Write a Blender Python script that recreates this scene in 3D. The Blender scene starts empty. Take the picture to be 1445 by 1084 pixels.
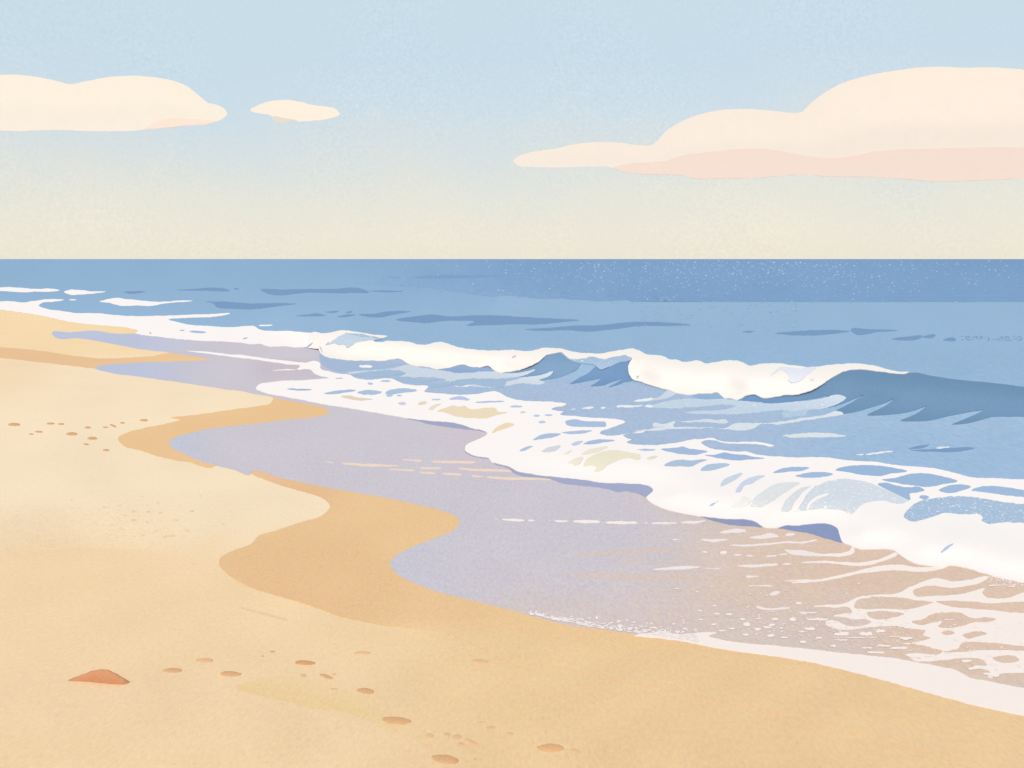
import bpy, math, random
from mathutils import Vector, geometry

random.seed(7)
R = math.radians
SC = bpy.context.scene
COL = SC.collection

# ------------------------------------------------------------------ camera frame
CX, HZ, F, H = 722.5, 365.6, 1400.0, 2.2      # optical centre, horizon row, focal length (px), eye height (m)

TILES = dict(
    A=(0, 360, 360/1445), B=(340, 400, 360/1445), C=(640, 440, 280/1445), D=(880, 460, 280/1445),
    E=(1125, 480, 320/1445), F=(620, 580, 280/1445), G=(880, 610, 280/1445), H=(1125, 610, 320/1445),
    I=(1125, 780, 320/1445), J=(740, 760, 400/1445), K=(0, 540, 480/1445), L=(280, 560, 520/1445),
    M=(60, 880, 400/1445), N=(440, 880, 400/1445), P=(0, 60, 500/1445), Q=(705, 70, 380/1445),
    R=(1065, 70, 380/1445), S=(160, 355, 500/1445), U=(500, 355, 500/1445), V=(945, 355, 500/1445), X=(0, 0, 1))

def T(*args):
    """T('A', [(x,y)..], 'B', [...]) -> one list of survey points"""
    out = []
    for k in range(0, len(args), 2):
        ox, oy, s = TILES[args[k]]
        out += [(ox + x*s, oy + y*s) for x, y in args[k+1]]
    return out

def interp(tab, u):
    if u <= tab[0][0]: return tab[0][1]
    for (a, b), (c, d) in zip(tab, tab[1:]):
        if u <= c:
            t = (u-a)/(c-a); t = t*t*(3-2*t)*0.5 + t*0.5
            return b + (d-b)*t
    return tab[-1][1]

def sstep(a, b, x):
    t = max(0.0, min(1.0, (x-a)/(b-a))); return t*t*(3-2*t)

# main breaking ridge: crest row and base row along the shore
RC = [(330, 456), (380, 460), (450, 468), (490, 468), (545, 476), (620, 484), (690, 492), (735, 494), (770, 491),
      (830, 498), (893, 494), (930, 503), (990, 510), (1030, 509), (1060, 516), (1100, 512), (1160, 517),
      (1200, 513), (1280, 525), (1340, 531), (1445, 545), (1700, 560), (2300, 590), (3200, 600)]
RB = [(330, 462), (380, 476), (450, 500), (500, 512), (600, 520), (700, 532), (770, 546), (850, 551), (900, 556),
      (940, 563), (1020, 570), (1060, 578), (1130, 584), (1190, 592), (1280, 602), (1360, 606), (1445, 604),
      (1700, 615), (2300, 640), (3200, 650)]
# leading edge of the spent wash: a low rounded lip of foam
SB = [(640, 640), (690, 652), (720, 660), (760, 670), (850, 680), (900, 690), (930, 712), (980, 725), (1030, 732),
      (1080, 742), (1150, 747), (1185, 760), (1200, 770), (1260, 776), (1290, 795), (1340, 800), (1380, 808),
      (1445, 822), (1900, 920), (3000, 1150)]

LIP, LIP_BINS, LIP_SIDE = [], {}, []
def Z(u, v):
    z = 0.0
    if u > 335:
        vc, vb = interp(RC, u), interp(RB, u)
        zc = 0.60 * H * (1 - (vc-HZ)/(vb-HZ)) * sstep(335, 520, u)
        if v < vb:
            if v >= vc:
                z += zc * (0.5-0.5*math.cos((vb-v)/(vb-vc) * math.pi))
            else:
                w = 0.42*(vc-HZ)
                z += zc * math.exp(-((vc-v)/w)**2)
    if u > 680 and v > 560 and LIP:
        lo = LIP_BINS.get(int(u//20))
        if lo:
            best = 1e9
            for (a, b) in lo:
                q = (u-a)**2 + ((v-b)*1.6)**2
                if q < best: best = q
            dd = math.sqrt(best)
            if dd < 150 and inside((u, v), [LIP_SIDE]):
                h = .055*sstep(690, 830, u)
                z += h*((.5-.5*math.cos(dd/50*math.pi)) if dd < 50 else math.exp(-((dd-50)/40.0)**2))
    return z

def P(u, v, z):
    d = (H - z) * F / max(v - HZ, 0.12)
    return Vector(((u-CX)/F*d, d, z))

# ------------------------------------------------------------------ colour
FV = (1.132, 1.187, 1.160)      # daylight falling on level ground, per channel
def lin(c): c /= 255.0; return c/12.92 if c <= 0.04045 else ((c+0.055)/1.055)**2.4
def alb(rgb, fv=None):
    fv = fv or FV
    return tuple(min(0.97, lin(c)/f) for c, f in zip(rgb, fv))
def mixc(a, b, t): return tuple(x+(y-x)*t for x, y in zip(a, b))

def nd(nt, typ, **kw):
    n = nt.nodes.new(typ)
    for k, v in kw.items(): setattr(n, k, v)
    return n

MATS = {}
def mat(name, scale=(60, 25, 60), amp=0.05, speck=None, rough=0.9, spec=0.0, detail=3.0, hue=0.02, blot=0.0):
    """tinted, grainy matte surface; speck=(colour, threshold, scale)"""
    if name in MATS: return MATS[name]
    m = bpy.data.materials.new(name); m.use_nodes = True
    nt = m.node_tree; nt.nodes.clear()
    out = nd(nt, 'ShaderNodeOutputMaterial'); bs = nd(nt, 'ShaderNodeBsdfPrincipled')
    nt.links.new(bs.outputs[0], out.inputs[0])
    bs.inputs['Roughness'].default_value = rough
    bs.inputs['Specular IOR Level'].default_value = spec
    at = nd(nt, 'ShaderNodeAttribute', attribute_name='tint')
    tc = nd(nt, 'ShaderNodeTexCoord'); geo = nd(nt, 'ShaderNodeNewGeometry')
    vm = nd(nt, 'ShaderNodeVectorMath', operation='MULTIPLY'); vm.inputs[1].default_value = scale
    nt.links.new(geo.outputs['Position'], vm.inputs[0])
    no = nd(nt, 'ShaderNodeTexNoise'); no.inputs['Scale'].default_value = 1.0
    no.inputs['Detail'].default_value = detail; no.inputs['Roughness'].default_value = 0.7
    nt.links.new(vm.outputs[0], no.inputs['Vector'])
    mr = nd(nt, 'ShaderNodeMapRange'); mr.inputs[1].default_value = 0.25; mr.inputs[2].default_value = 0.75
    mr.inputs[3].default_value = 1-amp; mr.inputs[4].default_value = 1+amp
    nt.links.new(no.outputs['Fac'], mr.inputs[0])
    # small hue drift so that the grain is not grey
    sub = nd(nt, 'ShaderNodeVectorMath', operation='SUBTRACT'); sub.inputs[1].default_value = (0.5, 0.5, 0.5)
    nt.links.new(no.outputs['Color'], sub.inputs[0])
    hs = nd(nt, 'ShaderNodeVectorMath', operation='SCALE'); hs.inputs['Scale'].default_value = hue*4
    nt.links.new(sub.outputs[0], hs.inputs[0])
    sc = nd(nt, 'ShaderNodeVectorMath', operation='SCALE')
    nt.links.new(at.outputs['Color'], sc.inputs[0]); nt.links.new(mr.outputs[0], sc.inputs['Scale'])
    ad = nd(nt, 'ShaderNodeVectorMath', operation='ADD')
    nt.links.new(sc.outputs[0], ad.inputs[0]); nt.links.new(hs.outputs[0], ad.inputs[1])
    last = ad.outputs[0]
    if blot:
        n2 = nd(nt, 'ShaderNodeTexNoise'); n2.inputs['Scale'].default_value = 0.9; n2.inputs['Detail'].default_value = 4
        nt.links.new(geo.outputs['Position'], n2.inputs['Vector'])
        m2 = nd(nt, 'ShaderNodeMapRange'); m2.inputs[1].default_value = .3; m2.inputs[2].default_value = .7
        m2.inputs[3].default_value = 1-blot; m2.inputs[4].default_value = 1+blot
        nt.links.new(n2.outputs['Fac'], m2.inputs[0])
        s2 = nd(nt, 'ShaderNodeVectorMath', operation='SCALE')
        nt.links.new(last, s2.inputs[0]); nt.links.new(m2.outputs[0], s2.inputs['Scale']); last = s2.outputs[0]
    if speck:
        colr, thr, ssc = speck
        v3 = nd(nt, 'ShaderNodeVectorMath', operation='MULTIPLY'); v3.inputs[1].default_value = ssc
        nt.links.new(geo.outputs['Position'], v3.inputs[0])
        n3 = nd(nt, 'ShaderNodeTexNoise'); n3.inputs['Scale'].default_value = 1.0; n3.inputs['Detail'].default_value = 2
        nt.links.new(v3.outputs[0], n3.inputs['Vector'])
        r3 = nd(nt, 'ShaderNodeMapRange'); r3.inputs[1].default_value = thr; r3.inputs[2].default_value = thr+0.05
        nt.links.new(n3.outputs['Fac'], r3.inputs[0])
        mx = nd(nt, 'ShaderNodeMix', data_type='RGBA'); mx.inputs[7].default_value = (*colr, 1)
        nt.links.new(r3.outputs[0], mx.inputs[0]); nt.links.new(last, mx.inputs[6]); last = mx.outputs[2]
    nt.links.new(last, bs.inputs['Base Color'])
    MATS[name] = m
    return m

# ------------------------------------------------------------------ outlines
def spline(pts, step=3.0, closed=True):
    n = len(pts); out = []
    rng = range(n if closed else n-1)
    for i in rng:
        p0 = pts[(i-1) % n] if closed or i > 0 else pts[i]
        p1 = pts[i]; p2 = pts[(i+1) % n]
        p3 = pts[(i+2) % n] if closed or i+2 < n else p2
        L = math.hypot(p2[0]-p1[0], p2[1]-p1[1])
        k = max(1, min(400, int(L/step)))
        # tangents limited by chord length so that tight corners do not loop
        def tan(a, b, c):
            la = math.hypot(b[0]-a[0], b[1]-a[1]) or 1e-6; lb = math.hypot(c[0]-b[0], c[1]-b[1]) or 1e-6
            tx = (b[0]-a[0])/la*lb + (c[0]-b[0])/lb*la; ty = (b[1]-a[1])/la*lb + (c[1]-b[1])/lb*la
            s = 1.0/(la+lb); return tx*s, ty*s
        t1 = tan(p0, p1, p2) if p0 != p1 else ((p2[0]-p1[0])/(L or 1), (p2[1]-p1[1])/(L or 1))
        t2 = tan(p1, p2, p3) if p2 != p3 else ((p2[0]-p1[0])/(L or 1), (p2[1]-p1[1])/(L or 1))
        for j in range(k):
            t = j/k; h00 = 2*t**3-3*t*t+1; h10 = t**3-2*t*t+t; h01 = -2*t**3+3*t*t; h11 = t**3-t*t
            out.append((h00*p1[0]+h10*L*t1[0]+h01*p2[0]+h11*L*t2[0], h00*p1[1]+h10*L*t1[1]+h01*p2[1]+h11*L*t2[1]))
    if not closed: out.append(pts[-1])
    return out

def rough_edge(loop, amp, rnd):
    if amp <= 0: return loop
    n = len(loop); out = []; lo = 0.0
    for i, (x, y) in enumerate(loop):
        a, b = loop[i-1], loop[(i+1) % n]
        dx, dy = b[0]-a[0], b[1]-a[1]; L = math.hypot(dx, dy) or 1
        lo = lo*0.6 + rnd.uniform(-1, 1)*0.8
        w = amp*(lo*0.7 + rnd.uniform(-.5, .5))
        out.append((x - dy/L*w*0.7, y + dx/L*w))
    return out

def inside(pt, loops):
    x, y = pt; c = False
    for lp in loops:
        j = len(lp)-1
        for i in range(len(lp)):
            xi, yi = lp[i]; xj, yj = lp[j]
            if (yi > y) != (yj > y) and x < (xj-xi)*(y-yi)/(yj-yi)+xi: c = not c
            j = i
    return c

def tess(loops, gx, gy, focus=None):
    pts, edges = [], []
    for lp in loops:
        b = len(pts); n = len(lp)
        pts += [Vector(p) for p in lp]
        edges += [(b+i, b+(i+1) % n) for i in range(n)]
    xs = [p[0] for lp in loops for p in lp]; ys = [p[1] for lp in loops for p in lp]
    if gx:
        # row-wise even-odd spans, to place inner points quickly
        y = math.floor(min(ys)/gy)*gy + gy; row = 0
        while y < max(ys):
            cr = []
            for lp in loops:
                for i in range(len(lp)):
                    (x1, y1), (x2, y2) = lp[i-1], lp[i]
                    if (y1 > y) != (y2 > y): cr.append(x1+(y-y1)*(x2-x1)/(y2-y1))
            cr.sort()
            for a, b in zip(cr[::2], cr[1::2]):
                x = math.ceil((a+1.2)/gx)*gx + (gx/2 if row % 2 else 0)
                while x < b-1.2:
                    if focus is None or focus(x, y): pts.append(Vector((x, y)))
                    x += gx
            y += gy; row += 1
    vo, eo, fo, _, _, _ = geometry.delaunay_2d_cdt(pts, edges, [], 0, 1e-4)
    faces = []
    for f in fo:
        cx = sum(vo[i][0] for i in f)/len(f); cy = sum(vo[i][1] for i in f)/len(f)
        if inside((cx, cy), loops): faces.append(list(f))
    return [(p[0], p[1]) for p in vo], faces

def build(name, verts, faces, cols, m, parent=None, origin=None, smooth=True):
    o0 = Vector(origin) if origin is not None else Vector((0, 0, 0))
    me = bpy.data.meshes.new(name)
    me.from_pydata([tuple(Vector(p)-o0) for p in verts], [], faces)
    if me.polygons:
        # all level sheets face up
        pass
    at = me.color_attributes.new('tint', 'FLOAT_COLOR', 'POINT')
    buf = []
    for c in cols: buf += [c[0], c[1], c[2], 1.0]
    at.data.foreach_set('color', buf)
    if smooth: me.polygons.foreach_set('use_smooth', [True]*len(me.polygons))
    me.materials.append(m); me.update()
    o = bpy.data.objects.new(name, me); COL.objects.link(o)
    if parent is not None:
        o.parent = parent
        o.location = o0 - Vector(parent['base'])
    else: o.location = o0
    return o

def tag(o, label=None, category=None, group=None, kind=None):
    if label: o['label'] = label
    if category: o['category'] = category
    if group: o['group'] = group
    if kind: o['kind'] = kind
    return o

def thing(name, loc, label, category, group=None):
    o = bpy.data.objects.new(name, None); COL.objects.link(o); o.location = loc; o.empty_display_size = .2
    o['base'] = tuple(loc)
    return tag(o, label, category, group)

LAYER = 0.0012
def off(z, layer, lift=0.0):
    w = sstep(0.0, .08, z)
    return layer*(LAYER + .0003*w) + lift*w*.2
def sheet(name, shapes, m, layer, rgb=None, colfn=None, parent=None, g=(9, 5), rough=0.6, step=3.0, zf=Z, origin=None,
          lift=0.0, smooth_pts=True, rim=True):
    """shapes: list of (outer, [holes]) in survey points, laid on the relief `zf`"""
    V, Fc, C = [], [], []
    rnd = random.Random(len(shapes)*13 + int(layer*7) + len(name))
    for si, sh in enumerate(shapes):
        if isinstance(sh, tuple): outer, holes, c = (sh + (None,))[:3] if len(sh) == 2 else sh
        else: outer, holes, c = sh, [], None
        loops = [rough_edge(spline(lp, step) if smooth_pts else lp, rough, rnd) for lp in [outer]+list(holes)]
        vs, fs = tess(loops, *(g or (0, 0)))
        b = len(V)
        for (u, v) in vs:
            z0 = zf(u, v); V.append(P(u, v, z0 + off(z0, layer, lift) + (si*7 % 211)*.000004 + layer*.0006*max(0, min(60, H*F/max(.5, v-HZ)/20-1))))
            C.append(alb(c) if c else (alb(colfn(u, v)) if colfn else alb(rgb)))
        for f in fs:
            a, bb, cc = V[b+f[0]], V[b+f[1]], V[b+f[2]]
            nrm = (bb-a).cross(cc-a)
            view = Vector((0, 0, H)) - a
            Fc.append([b+i for i in (f if nrm.dot(view) > 0 else f[::-1])])
    # turned-down rim, so that no sheet shows a gap under its edge
    cnt = {}
    for f in (Fc if rim else ()):
        for i in range(len(f)): cnt[(f[i], f[(i+1) % len(f)])] = 1
    dup = {}
    def low(i):
        if i not in dup:
            p = V[i]; dup[i] = len(V)
            w = sstep(0, .08, p.z)
            V.append(p.copy()); C.append(C[i])
            V.append(Vector((p.x, p.y + .004*w, p.z - layer*(LAYER+.0003*w) - lift*w*.2 - .002))); C.append(C[i])
        return dup[i]
    for (a, b) in [e_ for e_ in cnt if (e_[1], e_[0]) not in cnt]:
        la, lb_ = low(a), low(b); Fc.append([lb_, la, la+1, lb_+1])
    return build(name, V, Fc, C, m, parent, origin)

def pieces(name, shapes, m, layer, **kw):
    for q, sh in enumerate(shapes): sheet(name, [sh], m, layer + q*.06, **kw)

def stroke(pts, ws, step=3.0):
    """variable width brush line -> outline"""
    c = spline(pts, step, closed=False); n = len(c)
    # arc positions of the control points
    L = [0]
    for a, b in zip(c, c[1:]): L.append(L[-1]+math.hypot(b[0]-a[0], b[1]-a[1]))
    tot = L[-1] or 1; m = len(ws)
    up, dn = [], []
    for i, (x, y) in enumerate(c):
        a, b = c[max(0, i-1)], c[min(n-1, i+1)]
        dx, dy = b[0]-a[0], b[1]-a[1]; q = math.hypot(dx, dy) or 1
        t = L[i]/tot; k = t*(m-1); j = min(m-2, int(k)) if m > 1 else 0
        w = ws[j]+(ws[j+1]-ws[j])*(k-j) if m > 1 else ws[0]
        e = min(1, L[i]/max(4, w*1.0), (tot-L[i])/max(4, w*1.0)); w = w*math.sqrt(max(0.03, e))/2
        up.append((x-dy/q*w, y+dx/q*w)); dn.append((x+dy/q*w, y-dx/q*w))
    return up + dn[::-1]

def TS(t, pts, *ws):
    s = TILES[t][2]
    return stroke(T(t, pts), [w*s for w in ws] if len(ws) > 1 else [ws[0]*s]*2)

def ell(t, cx, cy, w, h, tilt=0.0, n=18, jit=0.1):
    s = TILES[t][2]; (x0, y0), = T(t, [(cx, cy)])
    out = []
    for k in range(n):
        a = 2*math.pi*k/n
        r = 1 + random.uniform(-jit, jit)
        x, y = math.cos(a)*w/2*s*r, math.sin(a)*h/2*s*r
        out.append((x0 + x, y0 + y + x*tilt))
    return out

# ------------------------------------------------------------------ colours of the ground, by place
def n2(u, v, s, seed=0):
    from mathutils import noise
    return noise.noise(Vector((u/s, v/s*1.6, seed)))

def c_beach(u, v):
    c = (245, 225, 193)
    c = mixc(c, (241, 212, 170), sstep(690, 830, v - 0.03*u + 14*n2(u, v, 60)))
    c = mixc(c, (239, 210, 170), sstep(900, 1010, v))
    c = mixc(c, (235, 203, 157), sstep(380, 760, u)*sstep(860, 900, v))
    c = mixc(c, (234, 201, 156), sstep(760, 1000, u)*sstep(860, 900, v))
    c = mixc(c, (240, 212, 167), sstep(960, 1080, v)*(1-sstep(300, 640, u))*.6)
    c = mixc(c, (243, 212, 172), .5*(1-sstep(0, 160, u))*(1-sstep(500, 620, v)))
    c = mixc(c, (245, 216, 168), .7*sstep(120, 190, u)*(1-sstep(470, 500, v)))
    if v < 505: c = mixc(c, (246, 215, 166), .6)
    k = 4*n2(u, v, 90, 3)
    return tuple(x + k for x in c)

def c_wet(u, v):
    c = (233, 197, 150)
    c = mixc(c, (231, 192, 146), sstep(720, 820, v)*(1-sstep(440, 640, u)))
    c = mixc(c, (229, 187, 146), .7*sstep(560, 640, v+n2(u, v, 60)*20)*(1-sstep(700, 740, v))*sstep(330, 400, u)*(1-sstep(440, 520, u)))
    c = mixc(c, (235, 200, 152), sstep(640, 800, u))
    c = mixc(c, (234, 196, 148), sstep(480, 560, v)*(1-sstep(640, 660, v)))
    if v < 530: c = mixc((232, 193, 150), (237, 200, 152), sstep(100, 280, u))
    k = 3*n2(u, v, 80, 5)
    out = tuple(x + k for x in c)
    # dries out towards the dunes
    t = sstep(868, 905, v + (u-640)*-0.10 + 8*n2(u, v, 30, 2))*sstep(480, 640, u)
    t = max(t, sstep(700, 900, u)*sstep(885, 915, v - (u-740)*.12))
    return mixc(out, c_beach(u, v), t)

def c_film(u, v):  # sky reflection on the wet film, painted in as lilac tint
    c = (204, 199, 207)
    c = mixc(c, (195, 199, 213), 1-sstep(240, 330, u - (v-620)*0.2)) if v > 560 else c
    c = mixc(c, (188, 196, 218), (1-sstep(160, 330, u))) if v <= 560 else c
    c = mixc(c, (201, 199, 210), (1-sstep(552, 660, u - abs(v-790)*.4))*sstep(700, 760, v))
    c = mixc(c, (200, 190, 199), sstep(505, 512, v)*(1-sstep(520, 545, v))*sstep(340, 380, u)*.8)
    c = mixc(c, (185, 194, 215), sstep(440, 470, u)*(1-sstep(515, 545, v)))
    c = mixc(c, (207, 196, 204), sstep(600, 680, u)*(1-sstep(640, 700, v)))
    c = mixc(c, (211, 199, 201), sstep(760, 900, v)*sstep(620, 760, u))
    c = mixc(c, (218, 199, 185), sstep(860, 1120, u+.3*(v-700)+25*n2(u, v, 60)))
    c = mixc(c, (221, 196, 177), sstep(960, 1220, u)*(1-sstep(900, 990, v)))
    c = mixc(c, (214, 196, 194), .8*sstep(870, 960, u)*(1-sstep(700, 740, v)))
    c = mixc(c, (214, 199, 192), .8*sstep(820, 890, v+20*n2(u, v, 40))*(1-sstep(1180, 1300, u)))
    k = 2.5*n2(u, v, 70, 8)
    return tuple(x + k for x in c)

def c_sea(u, v):
    c = (151, 183, 212)
    far = mixc((143, 178, 207), (136, 170, 205), sstep(250, 900, u))
    c = mixc(far, c, sstep(372, 455, v) if u < 700 else sstep(380, 428, v))
    if u > 430:
        vb = interp(RB, u)
        inner = mixc((170, 190, 215), (163, 190, 217), sstep(1000, 1300, u))
        c = mixc(c, inner, sstep(vb-22, vb-2, v))
        c = mixc(c, (157, 187, 217), .6*sstep(1000, 1300, u)*sstep(vb-5, vb+20, v))
        if u < 620: c = mixc(c, (172, 189, 213), sstep(vb-20, vb, v))
    k = 2*n2(u, v, 60, 11)
    return tuple(x + k for x in c)

FOAM = (250, 245, 241)
THIN = (247, 236, 228)

# ------------------------------------------------------------------ materials
M_sand = mat('dry_sand', (60, 22, 60), .05, hue=.03, blot=.012)
M_wsand = mat('damp_sand', (60, 22, 60), .05, hue=.035, blot=.01)
M_film = mat('painted_wet_sheen', (50, 16, 60), .06, hue=.045)
M_sea = mat('sea_water', (20, 5, 30), .06, hue=.03)
M_far = mat('deep_sea_water', (3.0, .35, 1), .06, hue=.02)
M_face = mat('wave_water', (26, 14, 40), .03, hue=.01)
M_foam = mat('white_foam', (14, 9, 20), .008, hue=.004)
M_thin = mat('thin_foam', (40, 20, 40), .012, hue=.008)
M_froth = mat('froth_water', (34, 14, 60), .05, speck=(alb((240, 242, 240)), .66, (26, 14, 40)), hue=.02)
M_cloud = mat('cloud_vapour', (.02, .02, .02), .012, hue=.004)
M_peb = mat('stone_surface', (90, 60, 90), .07, hue=.02)

# ------------------------------------------------------------------ beach
def grid(name, us, vs, zf, colf, m, lift):
    V = [P(u, v, zf(u, v)+lift) for v in vs for u in us]
    C = [alb(colf(u, v)) for v in vs for u in us]
    n = len(us); Fc = []
    for j in range(len(vs)-1):
        for i in range(n-1):
            a = j*n+i; Fc.append([a+n, a+n+1, a+1, a])
    return build(name, V, Fc, C, m)

us = [-6000, -3000, -1500, -800, -400, -200] + [x*14 for x in range(-7, 112)] + [1650, 1850, 2200, 3000, 5000, 9000]
vs = [372, 380, 390, 400, 410, 420, 430] + [434+6*k for k in range(112)] + [1120, 1180, 1300, 1600, 2200, 4000, 9000]
beach = grid('beach', us, vs, lambda u, v: 0.0, c_beach, M_sand, -0.001)
tag(beach, 'pale golden dry sand of the beach', kind='structure')
# the land carries on all round, below the modelled beach
gv = [(-9000, -9000, -.06), (9000, -9000, -.06), (9000, 60, -.06), (-9000, 400, -.06)]
gr = build('ground', gv, [[0, 1, 2, 3]], [alb((241, 214, 172))]*4, M_sand); tag(gr, 'sandy land behind the beach', kind='structure')

wet_a = T('A', [(-60, 516), (0, 523), (100, 530), (250, 545), (400, 568), (540, 583), (680, 583), (800, 577), (900, 567), (965, 553), (1050, 560),
                (1150, 575), (1205, 592), (1100, 603), (900, 610), (700, 620), (600, 628), (540, 642), (440, 632), (300, 615), (130, 595), (0, 580), (-60, 572)])
wet_b = T('K', [(1100, 50), (1160, 66), (1150, 86), (1100, 98), (1000, 112), (880, 130), (770, 143), (725, 149), (765, 156), (700, 175), (600, 195),
                (540, 212), (500, 238), (520, 262), (600, 290), (700, 320), (800, 338), (915, 354), (930, 340), (900, 300), (1000, 230),
                (1400, 160), (1410, 120), (1300, 80), (1200, 60)])
wet_c = T('L', [(205, 300), (260, 325), (330, 350), (420, 375), (490, 400), (517, 428), (490, 460), (400, 492), (300, 525), (230, 550), (215, 568), (120, 610),
                (85, 635), (80, 655), (110, 690), (170, 730), (260, 765), (380, 800), (470, 830), (540, 855), (640, 880), (750, 900), (870, 912), (1000, 935)],
          'X', [(700, 925), (800, 945), (1000, 985), (1300, 1060), (1900, 1250), (1900, 1000), (1500, 900), (1200, 850), (900, 780), (800, 700),
                (600, 670), (450, 650), (400, 645)])
for w, lb in ((wet_a, 'thin damp strip of darker sand across the far beach'), (wet_b, 'damp orange sand curving round the middle pool of wet sand'),
              (wet_c, 'broad damp orange sand band in the foreground')):
    tag(sheet('wet_sand', [w], M_wsand, 1, colfn=c_wet, zf=lambda u, v: 0, rough=.5, g=(14, 8)), lb, kind='structure')

film = T('A', [(295, 445), (400, 437), (590, 434), (620, 441), (780, 446)],
         'X', [(215, 472), (260, 478), (330, 483), (380, 486), (430, 488), (452, 492), (470, 505), (530, 515), (640, 560), (720, 600), (900, 655), (1100, 690),
               (1300, 750), (1445, 780), (1900, 870), (1900, 1100)],
         'I', [(1445, 960), (1300, 935), (1100, 870), (900, 800), (700, 740), (450, 700), (150, 655), (0, 640)],
         'J', [(1300, 575), (1100, 555), (950, 540), (800, 518), (600, 494), (400, 464), (240, 444), (130, 420), (0, 385)],
         'L', [(1200, 830), (1080, 800), (950, 768), (850, 730), (770, 685), (751, 652), (780, 620), (850, 585), (940, 550), (1010, 515), (1027, 488), (1010, 470),
               (960, 450), (850, 420), (700, 390), (500, 355), (320, 318), (205, 299)],
         'K', [(1062, 388), (1000, 372), (912, 350), (860, 335), (780, 300), (735, 280), (718, 258), (735, 238), (800, 215), (900, 195), (1050, 178), (1200, 160),
               (1330, 147), (1385, 136), (1401, 123), (1380, 108), (1300, 90), (1200, 72)],
         'B', [(170, 641), (60, 622), (0, 609)], 'A', [(1290, 762), (1200, 748), (1000, 718), (800, 690), (620, 665), (560, 650), (535, 641), (600, 622), (700, 614), (900, 604), (1100, 599), (1192, 592), (1130, 580), (1050, 566),
               (960, 552), (780, 530), (600, 495), (450, 470), (300, 453)])
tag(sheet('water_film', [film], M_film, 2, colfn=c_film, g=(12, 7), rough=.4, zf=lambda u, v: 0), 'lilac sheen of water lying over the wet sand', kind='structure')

# soft tan tints drying through the sheen
tints = [TS('J', [(200, 84), (350, 72), (500, 66), (700, 58), (860, 52)], 6, 12, 20, 6), TS('J', [(190, 186), (330, 190), (420, 188), (600, 196), (800, 196), (1010, 192)], 8, 34, 32, 20, 6),
         TS('J', [(460, 108), (560, 112), (640, 104)], 6, 20, 6), TS('J', [(880, 240), (1000, 238), (1180, 222), (1300, 200)], 8, 22, 10),
         TS('G', [(130, 745), (230, 740)], 8, 8), TS('F', [(960, 1045), (1100, 1045), (1445, 1025)], 10, 24, 20)]
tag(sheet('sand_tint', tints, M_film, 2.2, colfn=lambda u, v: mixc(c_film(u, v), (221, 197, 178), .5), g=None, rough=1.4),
    'faint tan streaks showing through the wet sheen', kind='structure')

# outline of the wash foam; its shoreward rim stands up as a low rounded lip
swash = T('B', [(84, 592), (100, 575), (160, 560), (260, 552), (350, 548), (430, 541), (500, 536), (440, 520), (412, 508), (398, 490), (330, 488), (260, 491), (178, 493), (260, 485), (325, 481), (333, 472), (250, 455), (150, 440), (50, 426), (0, 421)],
          'A', [(1300, 574), (1150, 553), (1055, 542), (1150, 545), (1300, 562)],
          'B', [(0, 405), (100, 420), (200, 432), (300, 443), (370, 450), (430, 440), (450, 455), (450, 480), (500, 500), (560, 510), (620, 518), (640, 532), (700, 545), (870, 545), (900, 560), (960, 575), (1060, 590), (1040, 608), (1130, 622), (1240, 630), (1320, 628), (1445, 612)],
          'C', [(420, 632), (520, 648), (640, 652), (740, 658), (822, 674), (800, 686), (760, 690), (710, 707), (760, 722), (802, 728), (780, 742), (900, 760), (1000, 770), (1100, 775), (1180, 780), (1252, 803), (1200, 825), (1130, 850), (1075, 868), (1062, 885), (1100, 900), (1180, 900), (1240, 892), (1320, 878), (1400, 864), (1445, 858)],
          'D', [(80, 765), (167, 760), (150, 772), (80, 778), (25, 785), (-5, 797), (15, 812), (60, 828), (20, 845), (60, 860), (120, 866), (206, 867), (300, 862), (400, 848), (500, 827), (590, 822), (640, 814), (700, 835), (760, 845), (830, 848), (900, 843), (1000, 848), (1060, 858), (1102, 872), (1080, 878), (1000, 862), (900, 855), (800, 855), (720, 848), (640, 830), (590, 835), (563, 848),
                (590, 870), (650, 895), (720, 905), (800, 915), (900, 915), (950, 932), (1050, 945), (1150, 952), (1230, 957)],
          'H', [(20, 162), (100, 158), (200, 162), (350, 182), (500, 188), (600, 205), (700, 215), (800, 222), (900, 235), (1000, 258), (1080, 280), (1150, 290), (1300, 295), (1445, 302), (1800, 320), (3000, 420), (3600, 800), (3600, 1350), (2600, 1180),
                (1800, 1020), (1445, 955), (1300, 925), (1170, 890), (1020, 850), (975, 848), (930, 862), (860, 849), (790, 840), (720, 820), (660, 785), (620, 755), (590, 745), (480, 742), (400, 740), (340, 720), (285, 693),
                (270, 655), (258, 615), (220, 588), (160, 579), (80, 583), (0, 592)],
          'G', [(1200, 675), (1128, 691), (1060, 692), (1015, 684), (960, 650), (900, 633), (780, 632), (680, 622), (560, 608), (450, 590), (350, 568), (260, 540), (200, 510), (165, 473), (190, 450), (215, 420), (190, 395), (140, 378), (50, 372), (0, 368)],
          'F', [(1180, 520), (1060, 500), (960, 490), (850, 478), (740, 468), (640, 450), (560, 435), (510, 405), (420, 380), (375, 365), (360, 345), (300, 332), (220, 310), (186, 280), (190, 255), (240, 225), (310, 195), (352, 160), (320, 142), (240, 125), (130, 90), (60, 80)],
          'B', [(1060, 776), (960, 765), (850, 745), (700, 720), (580, 700), (450, 680), (330, 655), (200, 632), (120, 612)])
LIP[:] = spline(swash, 6)
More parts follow.
